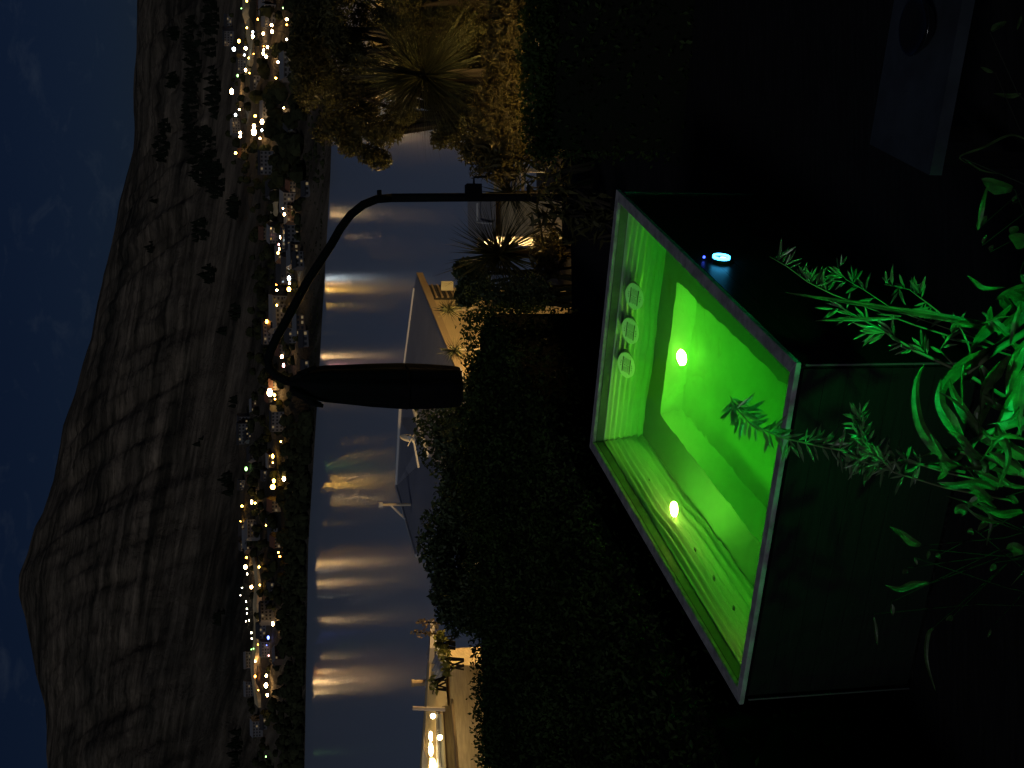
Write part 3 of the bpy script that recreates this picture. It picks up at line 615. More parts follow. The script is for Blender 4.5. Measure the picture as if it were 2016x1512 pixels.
bush('round_bush', at(935, 1015, 20), (.32, .3, .75), 'dark shrub at the right end of the hedge under the yellow wall', 5000, .07, m_bleaf)
bush('round_bush', at(955, 925, 25), (.5, .5, .42), 'dark bush between the yellow wall and the spiky cabbage tree', 7000, .09, m_bleaf)
bush('round_bush', at(700, 940, 14.6), (.7, .6, .25), 'low bush behind the hedge under the parasol canopy', 3000, .06, m_bleaf)

# ------------------------------------------------------------------ neighbouring houses below the terrace
m_roof = mat('grey_metal_roof', (.30, .29, .30), .55, spec=.2, var=.12, scale=.6); m_roof2 = mat('shaded_metal_roof', (.23, .24, .29), .5, spec=.2, var=.1, scale=.5)  # bluer roof metal has the shade of planes facing away painted in
m_yell = mat('cream_render', (.62, .50, .30), .85, var=.08, scale=1.5); m_fasc = mat('timber_fascia', (.42, .32, .20), .6); m_white = mat('white_trim', (.55, .55, .55), .5)
m_wood = mat('weatherboard', (.45, .36, .22), .7, var=.2, scale=3, stretch=(1, 1, 8))
m_glass = mat('window_glass', (.02, .022, .025), .05, spec=.7)
H1 = thing('hip_roofed_house', at(800, 905, 42) + Vector((0, 0, -5)), 'house below the terrace with grey hipped roofs and a yellow lit wall', 'house')
Ea, Eb = at(840, 874, 40), at(970, 820, 45.2); Ea2 = at(778, 899, 38)
Ra, Rb = at(556, 781, 50), at(794, 796, 47.5); Rc = at(944, 815.5, 45.8)
LL, Lw = at(418, 820, 45), at(560, 900, 39)
MB().slab([Rb, Ea2, Ea, Eb, Rc], .12).build('front_roof_plane', m_roof, H1)
MB().slab([Ra, at(640, 870, 42), Ea2 + Vector((-.02, 0, 0)), Rb + Vector((-.02, 0, 0))], .12).build('front_roof_plane', m_roof2, H1)
MB().slab([Ra + Vector((-.03, 0, 0)), LL, Lw, at(640, 870, 42) + Vector((-.03, 0, 0))], .12).build('hip_roof_plane', m_roof2, H1)
G1, G2 = at(712, 815, 43), at(617, 843, 40.5)
MB().slab([G1, G2, at(560, 905, 36.5), at(700, 925, 36), at(790, 900, 37.6)], .12).build('lower_roof_plane', m_roof, H1)
MB().slab([at(690, 792, 45.5), at(676, 792, 45), at(660, 806, 43.5), at(640, 828, 42), at(650, 836, 41.8), at(690, 812, 43.8)], .10).build('dormer_roof', m_roof, H1)
cap = MB(); cap.tube([at(712, 788.6, 48.4), Ra, LL], .07, 8); cap.tube([Rb, Rc], .05, 8); cap.tube([G1, G2], .09, 8); cap.build('ridge_capping', m_white, H1)
fd = (Eb - Ea).normalized(); fn = Vector((fd.y, -fd.x, 0)).normalized()
MB().box((Ea2 + Eb) / 2 + fn * .08 + Vector((0, 0, -.10)), ((Eb - Ea2).length, .05, .22), (Eb - Ea2).normalized(), fn).build('fascia', m_fasc, H1)
wa, wb = Ea2 - fn * .45 - fd * 4, Eb - fn * .45
MB().hexa([Vector((p.x, p.y, -9)) + fn * o for p, o in ((wa, 0), (wb, 0), (wb, -5), (wa, -5))] + [Vector((p.x, p.y, p.z - .22)) + fn * o for p, o in ((wa, 0), (wb, 0), (wb, -5), (wa, -5))]).build('wall', m_yell, H1)
for k, (f, w) in enumerate(((.96, .55), (.86, .7))):
    c = Ea + (Eb - Ea) * f; c = Vector((c.x, c.y, Eb.z - .85)) - fn * .42
    wn = MB().box(c, (w, .08, .8), fd, fn).build('window', m_glass, H1)
    for q in range(4): MB().box(c + fn * .06 + Vector((0, 0, -.3 + q * .2)), (w, .05, .06), fd, fn).build('louvre', m_fasc, wn)
    MB().box(c + fn * .03 + Vector((0, 0, .46)), (w + .2, .1, .08), fd, fn).build('frame', m_wood, wn)
mbx = at(949, 880, 44.6); MB().box(mbx, (.32, .14, .42)).build('meter_box', mat('meter_box_white', (.7, .68, .5), .5), H1)
# dish and mast
dc = at(649, 803, 40); dn = Vector((-.86, -.42, .28)).normalized()
dish = MB(); a_, b_ = dn.orthogonal().normalized(), None; b_ = dn.cross(a_)
ring = [[dc + dn * (.10 * (k / 5) ** 2 - .1) + (a_ * math.cos(6.2832 * i / 24) + b_ * math.sin(6.2832 * i / 24)) * .25 * k / 5 for i in range(24)] for k in range(1, 6)]
dish.add([q for r_ in ring for q in r_], [(k * 24 + i, k * 24 + (i + 1) % 24, (k + 1) * 24 + (i + 1) % 24, (k + 1) * 24 + i) for k in range(4) for i in range(24)] + [tuple(range(24))])
dob = dish.build('satellite_dish', mat('dish_cream', (.60, .54, .42), .6), H1, True)
MB().tube([dc - dn * .1, at(640, 815, 40.1), at(592, 824, 40.6)], .035, 8).build('dish_arm', m_white, dob); MB().tube([dc - dn * .1 - Vector((0, 0, .15)), dc + dn * .28 - Vector((0, 0, .05))], .015, 6).build('feed_horn', m_white, dob)
ms = at(518, 792, 46.5); mt_ = at(518, 748, 46.5); mast = MB().tube([ms - Vector((0, 0, .3)), mt_], .05, 8).build('flue_mast', mat('flue_cream', (.66, .56, .40), .5), H1)
MB().tube([mt_ - Vector((0, 0, .10)), mt_ + Vector((0, 0, .06))], .10, 10).build('cowl', m_white, mast); MB().tube([at(518, 768, 46.5), at(490, 798, 46.2)], .035, 6).build('brace', m_white, mast)

# left house: lit soffit with downlights
H2 = thing('lit_eaves_house', at(60, 890, 30) + Vector((0, 0, -3)), 'cream house at the left with downlights glowing under its eaves', 'house')
e0, e1, e2_ = at(240, 843, 30.4), at(0, 826, 29.2), at(-260, 806, 28)
MB().slab([at(250, 851, 31.5), at(227, 842, 31.5), at(172, 865, 28.6), at(196, 880, 27.8)], .10).build('corrugated_roof', mat('ribbed_roof', (.30, .31, .35), .5), H2)
for q in range(7):
    f = (q + .5) / 7; a = at(227, 842, 31.5).lerp(at(172, 865, 28.6), f); b = at(250, 851, 31.5).lerp(at(196, 880, 27.8), f); MB().tube([a + Vector((0, 0, .03)), b + Vector((0, 0, .03))], .045, 6).build('roof_rib', m_roof2, H2)
MB().hexa([Vector((p.x, p.y, -8)) + Vector((0, o, 0)) for p, o in ((at(200, 870, 29.6), 0), (at(-260, 870, 28.4), 0), (at(-260, 870, 28.4), 2), (at(200, 870, 29.6), 2))] + [p + Vector((0, o, 0)) for p, o in ((at(200, 886, 29.6), 0), (at(-260, 900, 28.4), 0), (at(-260, 900, 28.4), 2), (at(200, 886, 29.6), 2))]).build('wall', m_wood, H2)
gw = [at(205, 846, 29.9), at(0, 831, 29.0), at(-260, 812, 28), at(-260, 905, 27.9), at(0, 890, 28.9), at(205, 875, 29.8)]
mb = MB(); mb.add(gw + [p + Vector((0, .3, 0)) for p in gw], [(0, 1, 4, 5), (1, 2, 3, 4), (6, 11, 10, 7), (7, 10, 9, 8), (0, 6, 7, 1), (1, 7, 8, 2)]); mb.build('gable_wall', mat('wall_cream_paint', (.66, .52, .28), .8), H2)
bk = Vector((0, 3.2, -.55))
MB().slab([e0 + Vector((0, -.25, 0)), e1 + Vector((0, -.25, 0)), e2_ + Vector((0, -.25, 0)), e2_ + bk, e1 + bk, e0 + bk], .12).build('roof', m_roof, H2)
m_dl = mat('wall_lamp_glow', (.05, .05, .05), .4, emit=(1, .74, .34), estr=60)
for u, v, Y, ru, rv in ((102, 852, 28.9, .055, .05), (62, 848, 28.7, .11, .035), (36, 848.5, 28.5, .14, .045), (4, 852, 28.3, .16, .07), (-70, 858, 28.0, .16, .07), (-150, 864, 27.7, .16, .07)):
    c = at(u, v, Y - .12); dl = MB().box(c + Vector((0, .10, 0)), (ru * 1.6, .12, rv * 1.4)).build('wall_lamp', m_white, H2); MB().sphere(c, 1.0, 14, 8, (ru, .05, rv)).build('bulb', m_dl, dl, True)
MB().slab([at(112, 858, 28.6), at(106, 867, 26.6), at(0, 873, 26.0), at(-260, 890, 24.8), at(-260, 878, 27.4), at(0, 860, 28.1)], .08).build('lean_to_roof', mat('brown_roof', (.17, .12, .08), .7), H2)
MB().tube([at(106, 868, 26.5), at(0, 874.5, 25.9), at(-260, 891.5, 24.7)], .045, 8).build('gutter', mat('gutter_white', (.8, .72, .5), .5), H2)
for q in range(5):
    a, b = at(122, 873.5 + q * 4.2, 26.75), at(-260, 897 + q * 5.5, 24.95); d = (b - a).normalized(); nn2 = Vector((-d.y, d.x, 0)).normalized()
    if nn2.y > 0: nn2 = -nn2
    MB().box((a + b) / 2 + nn2 * (.01 * (q % 2)), ((b - a).length, .04, .052), d, nn2).build('weatherboard', m_wood, H2)
MB().tube([at(134, 890, 24.5), at(62, 896, 23.5), at(-120, 909, 22)], .030, 8).build('balustrade_rail', m_fasc, H2)
MB().sphere(at(60, 866, 25.6), .05, 10, 6).build('gutter_lamp', m_dl, H2)
f1 = at(167, 842, 30.5); f2 = at(167, 814, 30.5); fl = MB().tube([f1 - Vector((0, 0, .3)), f2], .075, 10).build('flue', mat('flue_copper', (.45, .33, .20), .5), H2)
MB().tube([f2 - Vector((0, 0, .02)), f2 + Vector((0, 0, .05))], .09, 10).build('cap', m_fasc, fl); MB().tube([f1 + Vector((0, 0, -.05)), f1 + Vector((0, 0, .06))], .11, 10).build('collar', m_white, fl)
p1, p2 = at(115, 876, 26.3), at(118, 812, 26.3); MB().tube([p1, p2], .040, 10).build('vent_pipe', mat('pipe_pink_grey', (.52, .44, .40), .5), H2)

# right house: pale lit wall behind the trees
H3 = thing('pale_house', at(1500, 900, 46) + Vector((0, 0, -4)), 'pale lit house wall behind the dark trees at the far right', 'house')
wa, wb = at(1405, 700, 50), at(1690, 690, 44)
MB().hexa([Vector((p.x, p.y + o, -9)) for p, o in ((wa, 0), (wb, 0), (wb, 6), (wa, 6))] + [Vector((p.x, p.y + o, -2.2)) for p, o in ((wa, 0), (wb, 0), (wb, 6), (wa, 6))]).build('wall', m_yell, H3)
MB().hexa([Vector((p.x + ox, p.y + o, -2.2)) for p, o, ox in ((wa, -.6, -.6), (wb, -.6, 0), (wb, 3, 0), (wa, 3, -.6))] + [Vector((p.x + ox, p.y + o, z)) for p, o, ox, z in ((wa, -.6, -.6, -2.0), (wb, -.6, 0, -2.0), (wb, 3, 0, -1.0), (wa, 3, -.6, -1.0))]).build('roof', m_roof, H3)
# grey shed roof behind the spiky palm
H4 = thing('garden_shed', at(1090, 960, 26) + Vector((0, 0, -1.8)), 'small grey shed with a white downpipe behind the spiky cabbage tree', 'shed')
MB().slab([at(1048, 922, 27), at(1130, 920, 27), at(1130, 968, 25), at(1040, 968, 25)], .08).build('roof', m_roof, H4)
sa, sb = at(1046, 968, 25.2), at(1128, 968, 25.2); MB().hexa([Vector((p.x, p.y + o, -5)) for p, o in ((sa, 0), (sb, 0), (sb, 1.6), (sa, 1.6))] + [Vector((p.x, p.y + o, p.z - .02)) for p, o in ((sa, 0), (sb, 0), (sb, 1.6), (sa, 1.6))]).build('wall', m_wood, H4)
MB().tube([at(1112, 940, 25.8), at(1075, 940, 25.8), at(1072, 966, 24.9)], .022, 8).build('downpipe', m_white, H4)
# deck with lit weatherboards glimpsed through leaves
H5 = thing('slatted_screen', at(1160, 1012, 19) + Vector((0, 0, -1.2)), 'warm lit slatted timber screen glimpsed between leaves right of the parasol pole', 'screen')
for q in range(7): 
    a, b = at(1128, 975 + q * 9, 19), at(1180, 975 + q * 9, 19); MB().box((a + b) / 2, ((b - a).length, .03, .045)).build('slat', m_wood, H5)
for u in (1130, 1178): a = at(u, 970, 19.05); MB().box(a + Vector((0, 0, -.35)), (.06, .05, .9)).build('post', m_wood, H5)

# ------------------------------------------------------------------ lit gardens: lamps and plants
def garden_lamp(p, e, colr, label, r=.09, h=.9):
    p = Vector(p); gz = min(ground_z(p.x, p.y), p.z - h); t = thing('garden_lamp', (p.x, p.y, gz), label, 'garden lamp')
    MB().tube([Vector((p.x, p.y, gz)), p - Vector((0, 0, r))], .03, 8).build('post', m_post, t)
    MB().sphere(p, r, 12, 8).build('globe', mat('garden_globe_' + label[:12].replace(' ', '_'), (.05, .05, .05), .4, emit=colr, estr=e), t, True)
    MB().tube([p + Vector((0, 0, r)), p + Vector((0, 0, r + .03))], [r * 1.2, .02], 10).build('cap', m_post, t)
WARM = (1, .62, .22)
garden_lamp(at(880, 975, 31), 5200, WARM, 'low garden lamp in front of the yellow lit wall', .14)
garden_lamp(at(1490, 1010, 40), 420, WARM, 'yard lamp lighting the pale wall at the far right', .15)
garden_lamp(at(1575, 900, 18.5), 600, WARM, 'warm lamp beside the tall cabbage tree on the right', .10)
garden_lamp(at(1365, 1122, 13.0), 850, WARM, 'small path lamp hidden behind the right hedge', .06, .4)

m_cord = mat('cabbage_tree_leaf', (.034, .038, .016), .5, spec=.3, var=.4, scale=2, trans=.2); m_trunk = mat('fibrous_trunk', (.030, .024, .016), .95, bump=.4, bscale=12)
def blade(mbk, base, d, L_, w, droop, seg=4):
    d = Vector(d).normalized(); s = d.cross(Vector((0, 0, 1)));
    if s.length < .05: s = Vector((1, 0, 0))
    s.normalize(); pts = []
    for k in range(seg + 1):
        f = k / seg; c = base + d * (L_ * f) + Vector((0, 0, -droop * L_ * f * f)); ww = w * (.55 + .45 * math.sin(math.pi * min(1, f * 1.6 + .1))) * (1 - f ** 2.2) + .001
        nrm = s.cross(d); pts += [c - s * ww / 2 + nrm * ww * .15, c, c + s * ww / 2 + nrm * ww * .15]
    mbk.add(pts, [q for k in range(seg) for q in ((3 * k, 3 * k + 1, 3 * k + 4, 3 * k + 3), (3 * k + 1, 3 * k + 2, 3 * k + 5, 3 * k + 4))])
def cabbage(c, r, n, label, w=.05, group=None, droop=.25):
    c = Vector(c); gz = ground_z(c.x, c.y); t = thing('cabbage_tree', (c.x, c.y, gz), label, 'cabbage tree', group)
    MB().tube([Vector((c.x + .1, c.y, gz)), Vector((c.x + .05, c.y, (gz + c.z) / 2)), c], [r * .13, r * .10, r * .07], 10).build('trunk', m_trunk, t)
    m1 = MB()
    for k in range(n):
        z = random.uniform(-.75, 1); a = random.uniform(0, 6.283); q = math.sqrt(max(0, 1 - z * z)); blade(m1, c + Vector((0, 0, random.uniform(-.05, .05))), (q * math.cos(a), q * math.sin(a), z), r * random.uniform(.75, 1.1), w * random.uniform(.8, 1.2), random.uniform(0, droop), 4)
    m1.build('crown', m_cord, t); return t
cabbage(at(1362, 838, 20), 1.42, 560, 'tall cabbage tree with a dark spiky head among the lit trees', .038)
cabbage(at(1012, 985, 18.5), .98, 320, 'spiky cabbage tree right of the parasol canopy with warm lit lower leaves', .034)
cabbage(at(902, 884, 34), .50, 90, 'small cabbage tree standing before the middle of the yellow wall', .04)
cabbage(at(822, 896, 33), .48, 90, 'small cabbage tree at the left end of the yellow wall', .04)
cabbage(at(1130, 1010, 16), .5, 80, 'low spiky plant beside the parasol pole', .04)
m_olive = mat('olive_leaf', (.060, .058, .020), .6, spec=.25, var=.5, scale=1.2, trans=.3)
def tree(name, c, r, n, leaf, label, m=m_olive, lumps=26, group=None):
    c = Vector(c); gz = ground_z(c.x, c.y); t = thing(name, (c.x, c.y, gz), label, 'tree', group)
    cl = []
    for _ in range(lumps):
        d = rng.normal(size=3); d /= np.linalg.norm(d); cl.append(np.array(c) + d * np.array(r) * rng.uniform(.3, .9))
    pts = []
    for q in cl:
        k = n // lumps; d = rng.normal(size=(k, 3)); d /= np.linalg.norm(d, axis=1)[:, None]; pts.append(q + d * np.array(r) * rng.uniform(.18, .34) * (rng.random(k)[:, None] ** .4))
    leaf_mass(np.vstack(pts), leaf, 'crown', m, t, aspect=.28, droop=.4)
    tk = MB(); b = Vector((c.x, c.y, gz)); fork = Vector((c.x, c.y, gz + (c.z - gz) * .55)); tk.tube([b, fork], [.16, .11], 9)
    for q in cl[:14]:
        e = Vector(q); tk.tube([fork, (fork + e) / 2 + Vector((random.uniform(-.2, .2), random.uniform(-.2, .2), .2)), e], [.09, .05, .015], 6)
    tk.build('trunk', m_trunk, t); return t
tree('broadleaf_tree', at(1420, 665, 27), (2.0, 1.5, 1.05), 16000, .14, 'dark broadleaf tree standing against the town lights at the right')
tree('broadleaf_tree', at(1285, 725, 25), (1.0, 1.2, 1.25), 12000, .12, 'olive lit tree at the edge of the lake left of the tall cabbage tree')
tree('broadleaf_tree', at(1480, 880, 22), (1.0, 1.0, 1.2), 12000, .10, 'warm lit tree below the tall cabbage tree at the right edge')
tree('broadleaf_tree', at(1290, 905, 23), (.9, 1.0, .75), 6000, .10, 'olive tree with drooping leaves under the tall cabbage tree')
tree('broadleaf_tree', at(1500, 790, 23.5), (.75, .8, .9), 9000, .11, 'dense dark tree before the pale wall at the right edge')
tree('broadleaf_tree', at(1400, 930, 21), (.8, .8, .6), 8000, .10, 'dense olive tree around the trunk of the tall cabbage tree')
tree('broadleaf_tree', at(1235, 940, 19), (.5, .6, .5), 3000, .09, 'small lit tree at the lake edge right of the parasol pole')
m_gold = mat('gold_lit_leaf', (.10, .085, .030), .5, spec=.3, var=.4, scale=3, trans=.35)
def bigleaf(name, c, r, n, leaf, label, m=m_gold, aspect=.22, group=None):
    c = Vector(c); gz = ground_z(c.x, c.y); t = thing(name, (c.x, c.y, gz), label, 'shrub', group)
    d = rng.normal(size=(n, 3)); d /= np.linalg.norm(d, axis=1)[:, None]; P = np.array(c) + d * np.array(r) * (rng.random(n)[:, None] ** .45)
    leaf_mass(P, leaf, 'foliage', m, t, aspect=aspect, droop=.5)
    st = MB()
    for k in range(9): e = Vector(P[k]); b = Vector((c.x + random.uniform(-.15, .15), c.y, max(gz, c.z - r[2] * 2.2))); st.tube([b, (b + e) / 2 + Vector((0, 0, .1)), e], [.02, .015, .006], 6)
    st.build('stems', m_trunk, t); return t
for k, (u, v, Y, rx, rz, n, lab) in enumerate(((1480, 1010, 14.5, .5, .28, 700, 'bamboo like shrub with golden lit leaves at the far right'), (1390, 1000, 14.8, .5, .3, 700, 'golden leafy shrub below the tall cabbage tree'), (1300, 985, 14.6, .45, .32, 600, 'golden leafy shrub above the right hedge'), (1215, 985, 15.5, .4, .35, 500, 'drooping lit shrub right of the slatted screen'),
        (1180, 1070, 11.5, .35, .3, 140, 'sparse broad leaved plant in front of the slatted screen'), (1095, 1110, 11.0, .3, .3, 120, 'dark broad leaved plant at the foot of the parasol pole'), (1080, 1180, 10.3, .22, .2, 60, 'sparse plant with warm lit leaves behind the far corner of the pool'), (1020, 1080, 13, .3, .2, 120, 'low plant under the spiky cabbage tree'))):
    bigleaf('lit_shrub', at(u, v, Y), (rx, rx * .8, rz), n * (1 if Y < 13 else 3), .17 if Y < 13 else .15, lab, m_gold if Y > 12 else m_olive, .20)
# flowering spikes and leaves near the left house
for u, vt, lab in ((289, 822, 'shorter of two lit flower spikes beside the left house'), (268, 814, 'taller of two lit flower spikes beside the left house')):
    b, tp = at(u - 6, 865, 26), at(u, vt, 26); t = thing('flower_spike', b, lab, 'flower spike'); MB().tube([b - Vector((0, 0, .1)), tp], [.02, .008], 6).build('stem', m_trunk, t)
    f = rng.random(70); P = np.array(b)[None] + (np.array(tp) - np.array(b))[None] * f[:, None] + rng.normal(0, .035, (70, 3)); leaf_mass(P, .07, 'florets', mat('spike_floret', (.40, .28, .12), .7), t, aspect=.7)
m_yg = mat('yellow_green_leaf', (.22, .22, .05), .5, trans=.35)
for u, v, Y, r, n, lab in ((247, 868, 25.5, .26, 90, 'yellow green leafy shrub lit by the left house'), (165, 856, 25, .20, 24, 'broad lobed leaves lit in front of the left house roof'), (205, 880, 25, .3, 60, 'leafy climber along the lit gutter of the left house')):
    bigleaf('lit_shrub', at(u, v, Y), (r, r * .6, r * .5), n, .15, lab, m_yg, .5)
garden_lamp(at(205, 1000, 18), 120, WARM, 'path lamp below the left house eaves', .07, .4)

# ------------------------------------------------------------------ low table with a bowl at the right
m_table = mat('bluestone_table', (.030, .037, .048), .6, spec=.2, var=.25, scale=5)
ta, tb = atz(1228, 1712, .46), atz(1167, 1830, .46); tc_, td = atz(1700, 1792, .46), atz(1700, 1930, .46)
tab = thing('low_table', Vector(((ta.x + tc_.x) / 2, (ta.y + tb.y) / 2, 0)), 'low dark slab table at the right with a bowl on it', 'table')
MB().slab([tb, td, tc_, ta], .055).build('table_top', m_table, tab)
for p in (ta, tb, tc_, td):
    q = p.lerp((ta + tb + tc_ + td) / 4, .12); MB().box((q.x, q.y, .2), (.06, .06, .4)).build('leg', m_alu, tab)
bc = atz(1459, 1832, .46); bowl = thing('fire_bowl', bc, 'round black bowl standing on the low table', 'bowl')
prof = [(.05, .0), (.055, .012), (.09, .03), (.115, .065), (.12, .075), (.112, .073), (.085, .04), (.02, .03)]
mb = MB(); K = 28
mb.add([bc + Vector((math.cos(6.2832 * i / K) * r, math.sin(6.2832 * i / K) * r, z + .002)) for r, z in prof for i in range(K)], [(j * K + i, j * K + (i + 1) % K, (j + 1) * K + (i + 1) % K, (j + 1) * K + i) for j in range(len(prof) - 1) for i in range(K)] + [tuple(range((len(prof) - 1) * K, len(prof) * K))])
mb.build('bowl_body', mat('bowl_black_glaze', (.008, .008, .009), .15, spec=.6), bowl, True)

# ------------------------------------------------------------------ foreground plants lit green
m_strap = mat('strap_leaf', (.050, .095, .030), .42, spec=.4, var=.55, scale=22, stretch=(1.5, 1.5, .4), trans=.22, bump=.3, bscale=70)
m_lflt = mat('frond_leaflet', (.12, .20, .09), .3, spec=.6, trans=.25); m_stalk = mat('dark_stalk', (.010, .012, .007), .7); m_stem = mat('green_stem', (.10, .13, .06), .5)
def strap(parent, px, wpx, tilt=0.0, name='leaf', stalk=False):
    """px: list of (u, v, Y); width in pixels at its widest"""
    pts = [at(*p) for p in px]; fine = []
    n = len(pts)
    for i in range(n - 1):
        p0, p1, p2, p3 = pts[max(i - 1, 0)], pts[i], pts[i + 1], pts[min(i + 2, n - 1)]
        for k in range(5):
            t = k / 5; fine.append(.5 * ((2 * p1) + (p2 - p0) * t + (2 * p0 - 5 * p1 + 4 * p2 - p3) * t * t + (3 * p1 - p0 - 3 * p2 + p3) * t ** 3))
    fine.append(pts[-1]); m_ = len(fine); vs = []; cpos = Vector((0, 0, EYE))
    for i, c in enumerate(fine):
        f = i / (m_ - 1); d = (fine[min(i + 1, m_ - 1)] - fine[max(i - 1, 0)]).normalized(); view = (cpos - c).normalized(); s = d.cross(view).normalized(); nv = s.cross(d)
        a = tilt + .35 * math.sin(f * 4 + tilt * 3); s2 = s * math.cos(a) + nv * math.sin(a); n2 = s2.cross(d)
        w = wpx / F_PX * (c - cpos).length * (.30 + .70 * min(1, f * 3.0)) * (1 - max(0, (f - .30) / .70) ** 1.5) + .0012
        vs += [c - s2 * w / 2 + n2 * w * .24, c - s2 * w / 4 + n2 * w * .14, c, c + s2 * w / 4 + n2 * w * .14, c + s2 * w / 2 + n2 * w * .24]
    b = MB().add(vs, [(5 * i + j, 5 * i + j + 1, 5 * i + 6 + j, 5 * i + 5 + j) for i in range(m_ - 1) for j in range(4)])
    o_ = b.build(name, m_strap, parent, False)
    if stalk:
        g0 = ORG[parent] + Vector((random.uniform(-.25, .25), random.uniform(-.1, .1), .05)); m0 = (pts[0] + g0) / 2 + Vector((random.uniform(-.06, .06), .04, .08)); MB().tube([g0, m0, pts[0] - (pts[1] - pts[0]) * .2, pts[0] + (pts[1] - pts[0]) * .2], [.003, .0022, .0016, .0012], 5).build('stalk', m_stalk, o_)
    return o_
I = lambda x, y, Y: (1512 - y, x, Y)     # picture coordinates as stored (lying on its side)
P1 = thing('strap_leaf_plant', (at(620, 1990, 4.1).x, 4.1, 0), 'leafy plant with broad curling strap leaves glowing green in front of the pool', 'plant')
HERO = [([(1905, 875, 4.05), (1880, 900, 4.05), (1845, 880, 4.05), (1815, 840, 4.06), (1803, 790, 4.08), (1806, 745, 4.1), (1820, 716, 4.12)], 30, .1),
    ([(1885, 915, 4.0), (1862, 905, 4.0), (1830, 850, 4.0)], 26, .5), ([(1990, 660, 4.15), (1950, 690, 4.12), (1900, 715, 4.08), (1870, 745, 4.05), (1855, 775, 4.05), (1868, 830, 4.03)], 36, .2),
    ([(2030, 600, 4.2), (1985, 640, 4.2), (1962, 668, 4.2)], 40, .3), ([(1975, 880, 3.95), (1940, 860, 4.0), (1905, 820, 4.0), (1880, 780, 4.02), (1868, 745, 4.05)], 34, .3),
    ([(1900, 880, 3.95), (1870, 830, 3.98), (1850, 790, 4.0), (1852, 745, 4.02)], 34, -.3), ([(1930, 720, 4.0), (1938, 745, 4.0), (1945, 790, 3.98), (1925, 850, 3.95)], 30, .2),
    ([(1985, 700, 3.95), (1960, 730, 3.95), (1935, 770, 3.95), (1930, 830, 3.95)], 34, .9), ([(2040, 655, 3.9), (2010, 690, 3.9), (1990, 740, 3.9), (1985, 800, 3.9)], 40, .4), ([(2040, 760, 3.9), (2000, 775, 3.9), (1960, 850, 3.9), (1945, 900, 3.9)], 40, 1.0),
    ([(2030, 905, 3.85), (1990, 880, 3.85), (1955, 850, 3.9)], 34, .2), ([(2010, 930, 3.9), (1975, 905, 3.9), (1945, 890, 3.9)], 30, .0), ([(1975, 955, 3.9), (1945, 940, 3.9), (1915, 925, 3.9)], 26, .1), ([(2040, 700, 3.8), (2012, 745, 3.8), (2003, 800, 3.8), (2010, 860, 3.8)], 40, .7),
    ([(1960, 962, 3.9), (1925, 950, 3.9), (1880, 955, 3.9), (1845, 950, 3.92)], 24, .2), ([(1955, 985, 3.9), (1925, 965, 3.9), (1900, 955, 3.9)], 26, .3), ([(1850, 910, 4.0), (1858, 930, 4.0), (1845, 945, 4.0)], 20, .2), ([(1990, 600, 4.25), (1950, 640, 4.2), (1925, 668, 4.2), (1905, 700, 4.2)], 30, .6),
    ([(2030, 560, 4.3), (1990, 575, 4.3), (1960, 590, 4.3)], 30, .2), ([(2030, 600, 4.3), (1985, 580, 4.3)], 36, .0), ([(1945, 905, 3.95), (1915, 890, 3.95), (1890, 860, 3.95), (1865, 850, 3.95)], 26, .6)]
for px, w, tl in HERO: strap(P1, [I(*q) for q in px], w * .8, tl)
for k in range(44):
    x = random.uniform(1890, 2030); y = random.gauss(810, 140); a = random.uniform(0, 6.28); ln_ = random.uniform(45, 130); Yd = random.uniform(3.7, 4.3); b = random.uniform(-.8, .8)
    strap(P1, [I(x, y, Yd), I(x + math.cos(a) * ln_ * .5, y + math.sin(a) * ln_ * .5, Yd - .03), I(x + math.cos(a + b) * ln_, y + math.sin(a + b) * ln_, Yd - .02)], random.uniform(7, 17), random.uniform(-1.2, 1.2))
for q in (((2030, 940, 3.9), (1960, 905, 3.95), (1890, 890, 4.0)), ((2040, 640, 4.1), (1960, 690, 4.1), (1905, 735, 4.1)), ((2040, 820, 4.0), (1950, 850, 4.0), (1895, 880, 4.0))): MB().tube([at(*I(*p)) for p in q], [.014, .011, .006], 8).build('stem', m_stem, P1, True)
P2 = thing('broad_leaf_plant', (at(420, 1990, 4.2).x, 4.2, 0), 'sparse dim leaves at the lower left of the glowing plants', 'plant')
for px, w, tl in [([(1812, 1073, 4.2), (1795, 1065, 4.2), (1775, 1050, 4.2), (1752, 1037, 4.2)], 18, .1), ([(1828, 1148, 4.2), (1795, 1150, 4.2), (1770, 1160, 4.2), (1742, 1152, 4.2)], 16, .1), ([(1838, 1236, 4.1), (1826, 1250, 4.1), (1824, 1300, 4.1), (1842, 1360, 4.1)], 9, .2), ([(1905, 1005, 4.0), (1890, 1002, 4.0), (1880, 1012, 4.0)], 26, 0), ([(2016, 1085, 4.0), (1995, 1078, 4.0), (1980, 1080, 4.0)], 30, .3),
        ([(1945, 1020, 4), (1925, 1045, 4)], 14, .2), ([(1958, 1110, 4), (1950, 1125, 4)], 13, .2), ([(1720, 1215, 4.3), (1724, 1245, 4.3), (1728, 1270, 4.3)], 8, .2), ([(1755, 1190, 4.2), (1758, 1212, 4.2)], 10, .1), ([(1875, 1213, 4.1), (1862, 1222, 4.1)], 12, .1), ([(1985, 980, 4), (2005, 990, 4)], 16, .2), ([(1850, 1092, 4.1), (1842, 1096, 4.1)], 14, .1), ([(1828, 1085, 4.1), (1826, 1100, 4.1)], 8, .1), ([(1800, 1100, 4.1), (1806, 1112, 4.1)], 6, .1), ([(1950, 1240, 4), (1945, 1255, 4)], 5, .1), ([(1915, 1043, 4), (1905, 1050, 4)], 16, .3), ([(1784, 1120, 4.2), (1778, 1130, 4.2)], 12, .1)]:
    strap(P2, [I(*q) for q in px], w, tl, stalk=True)
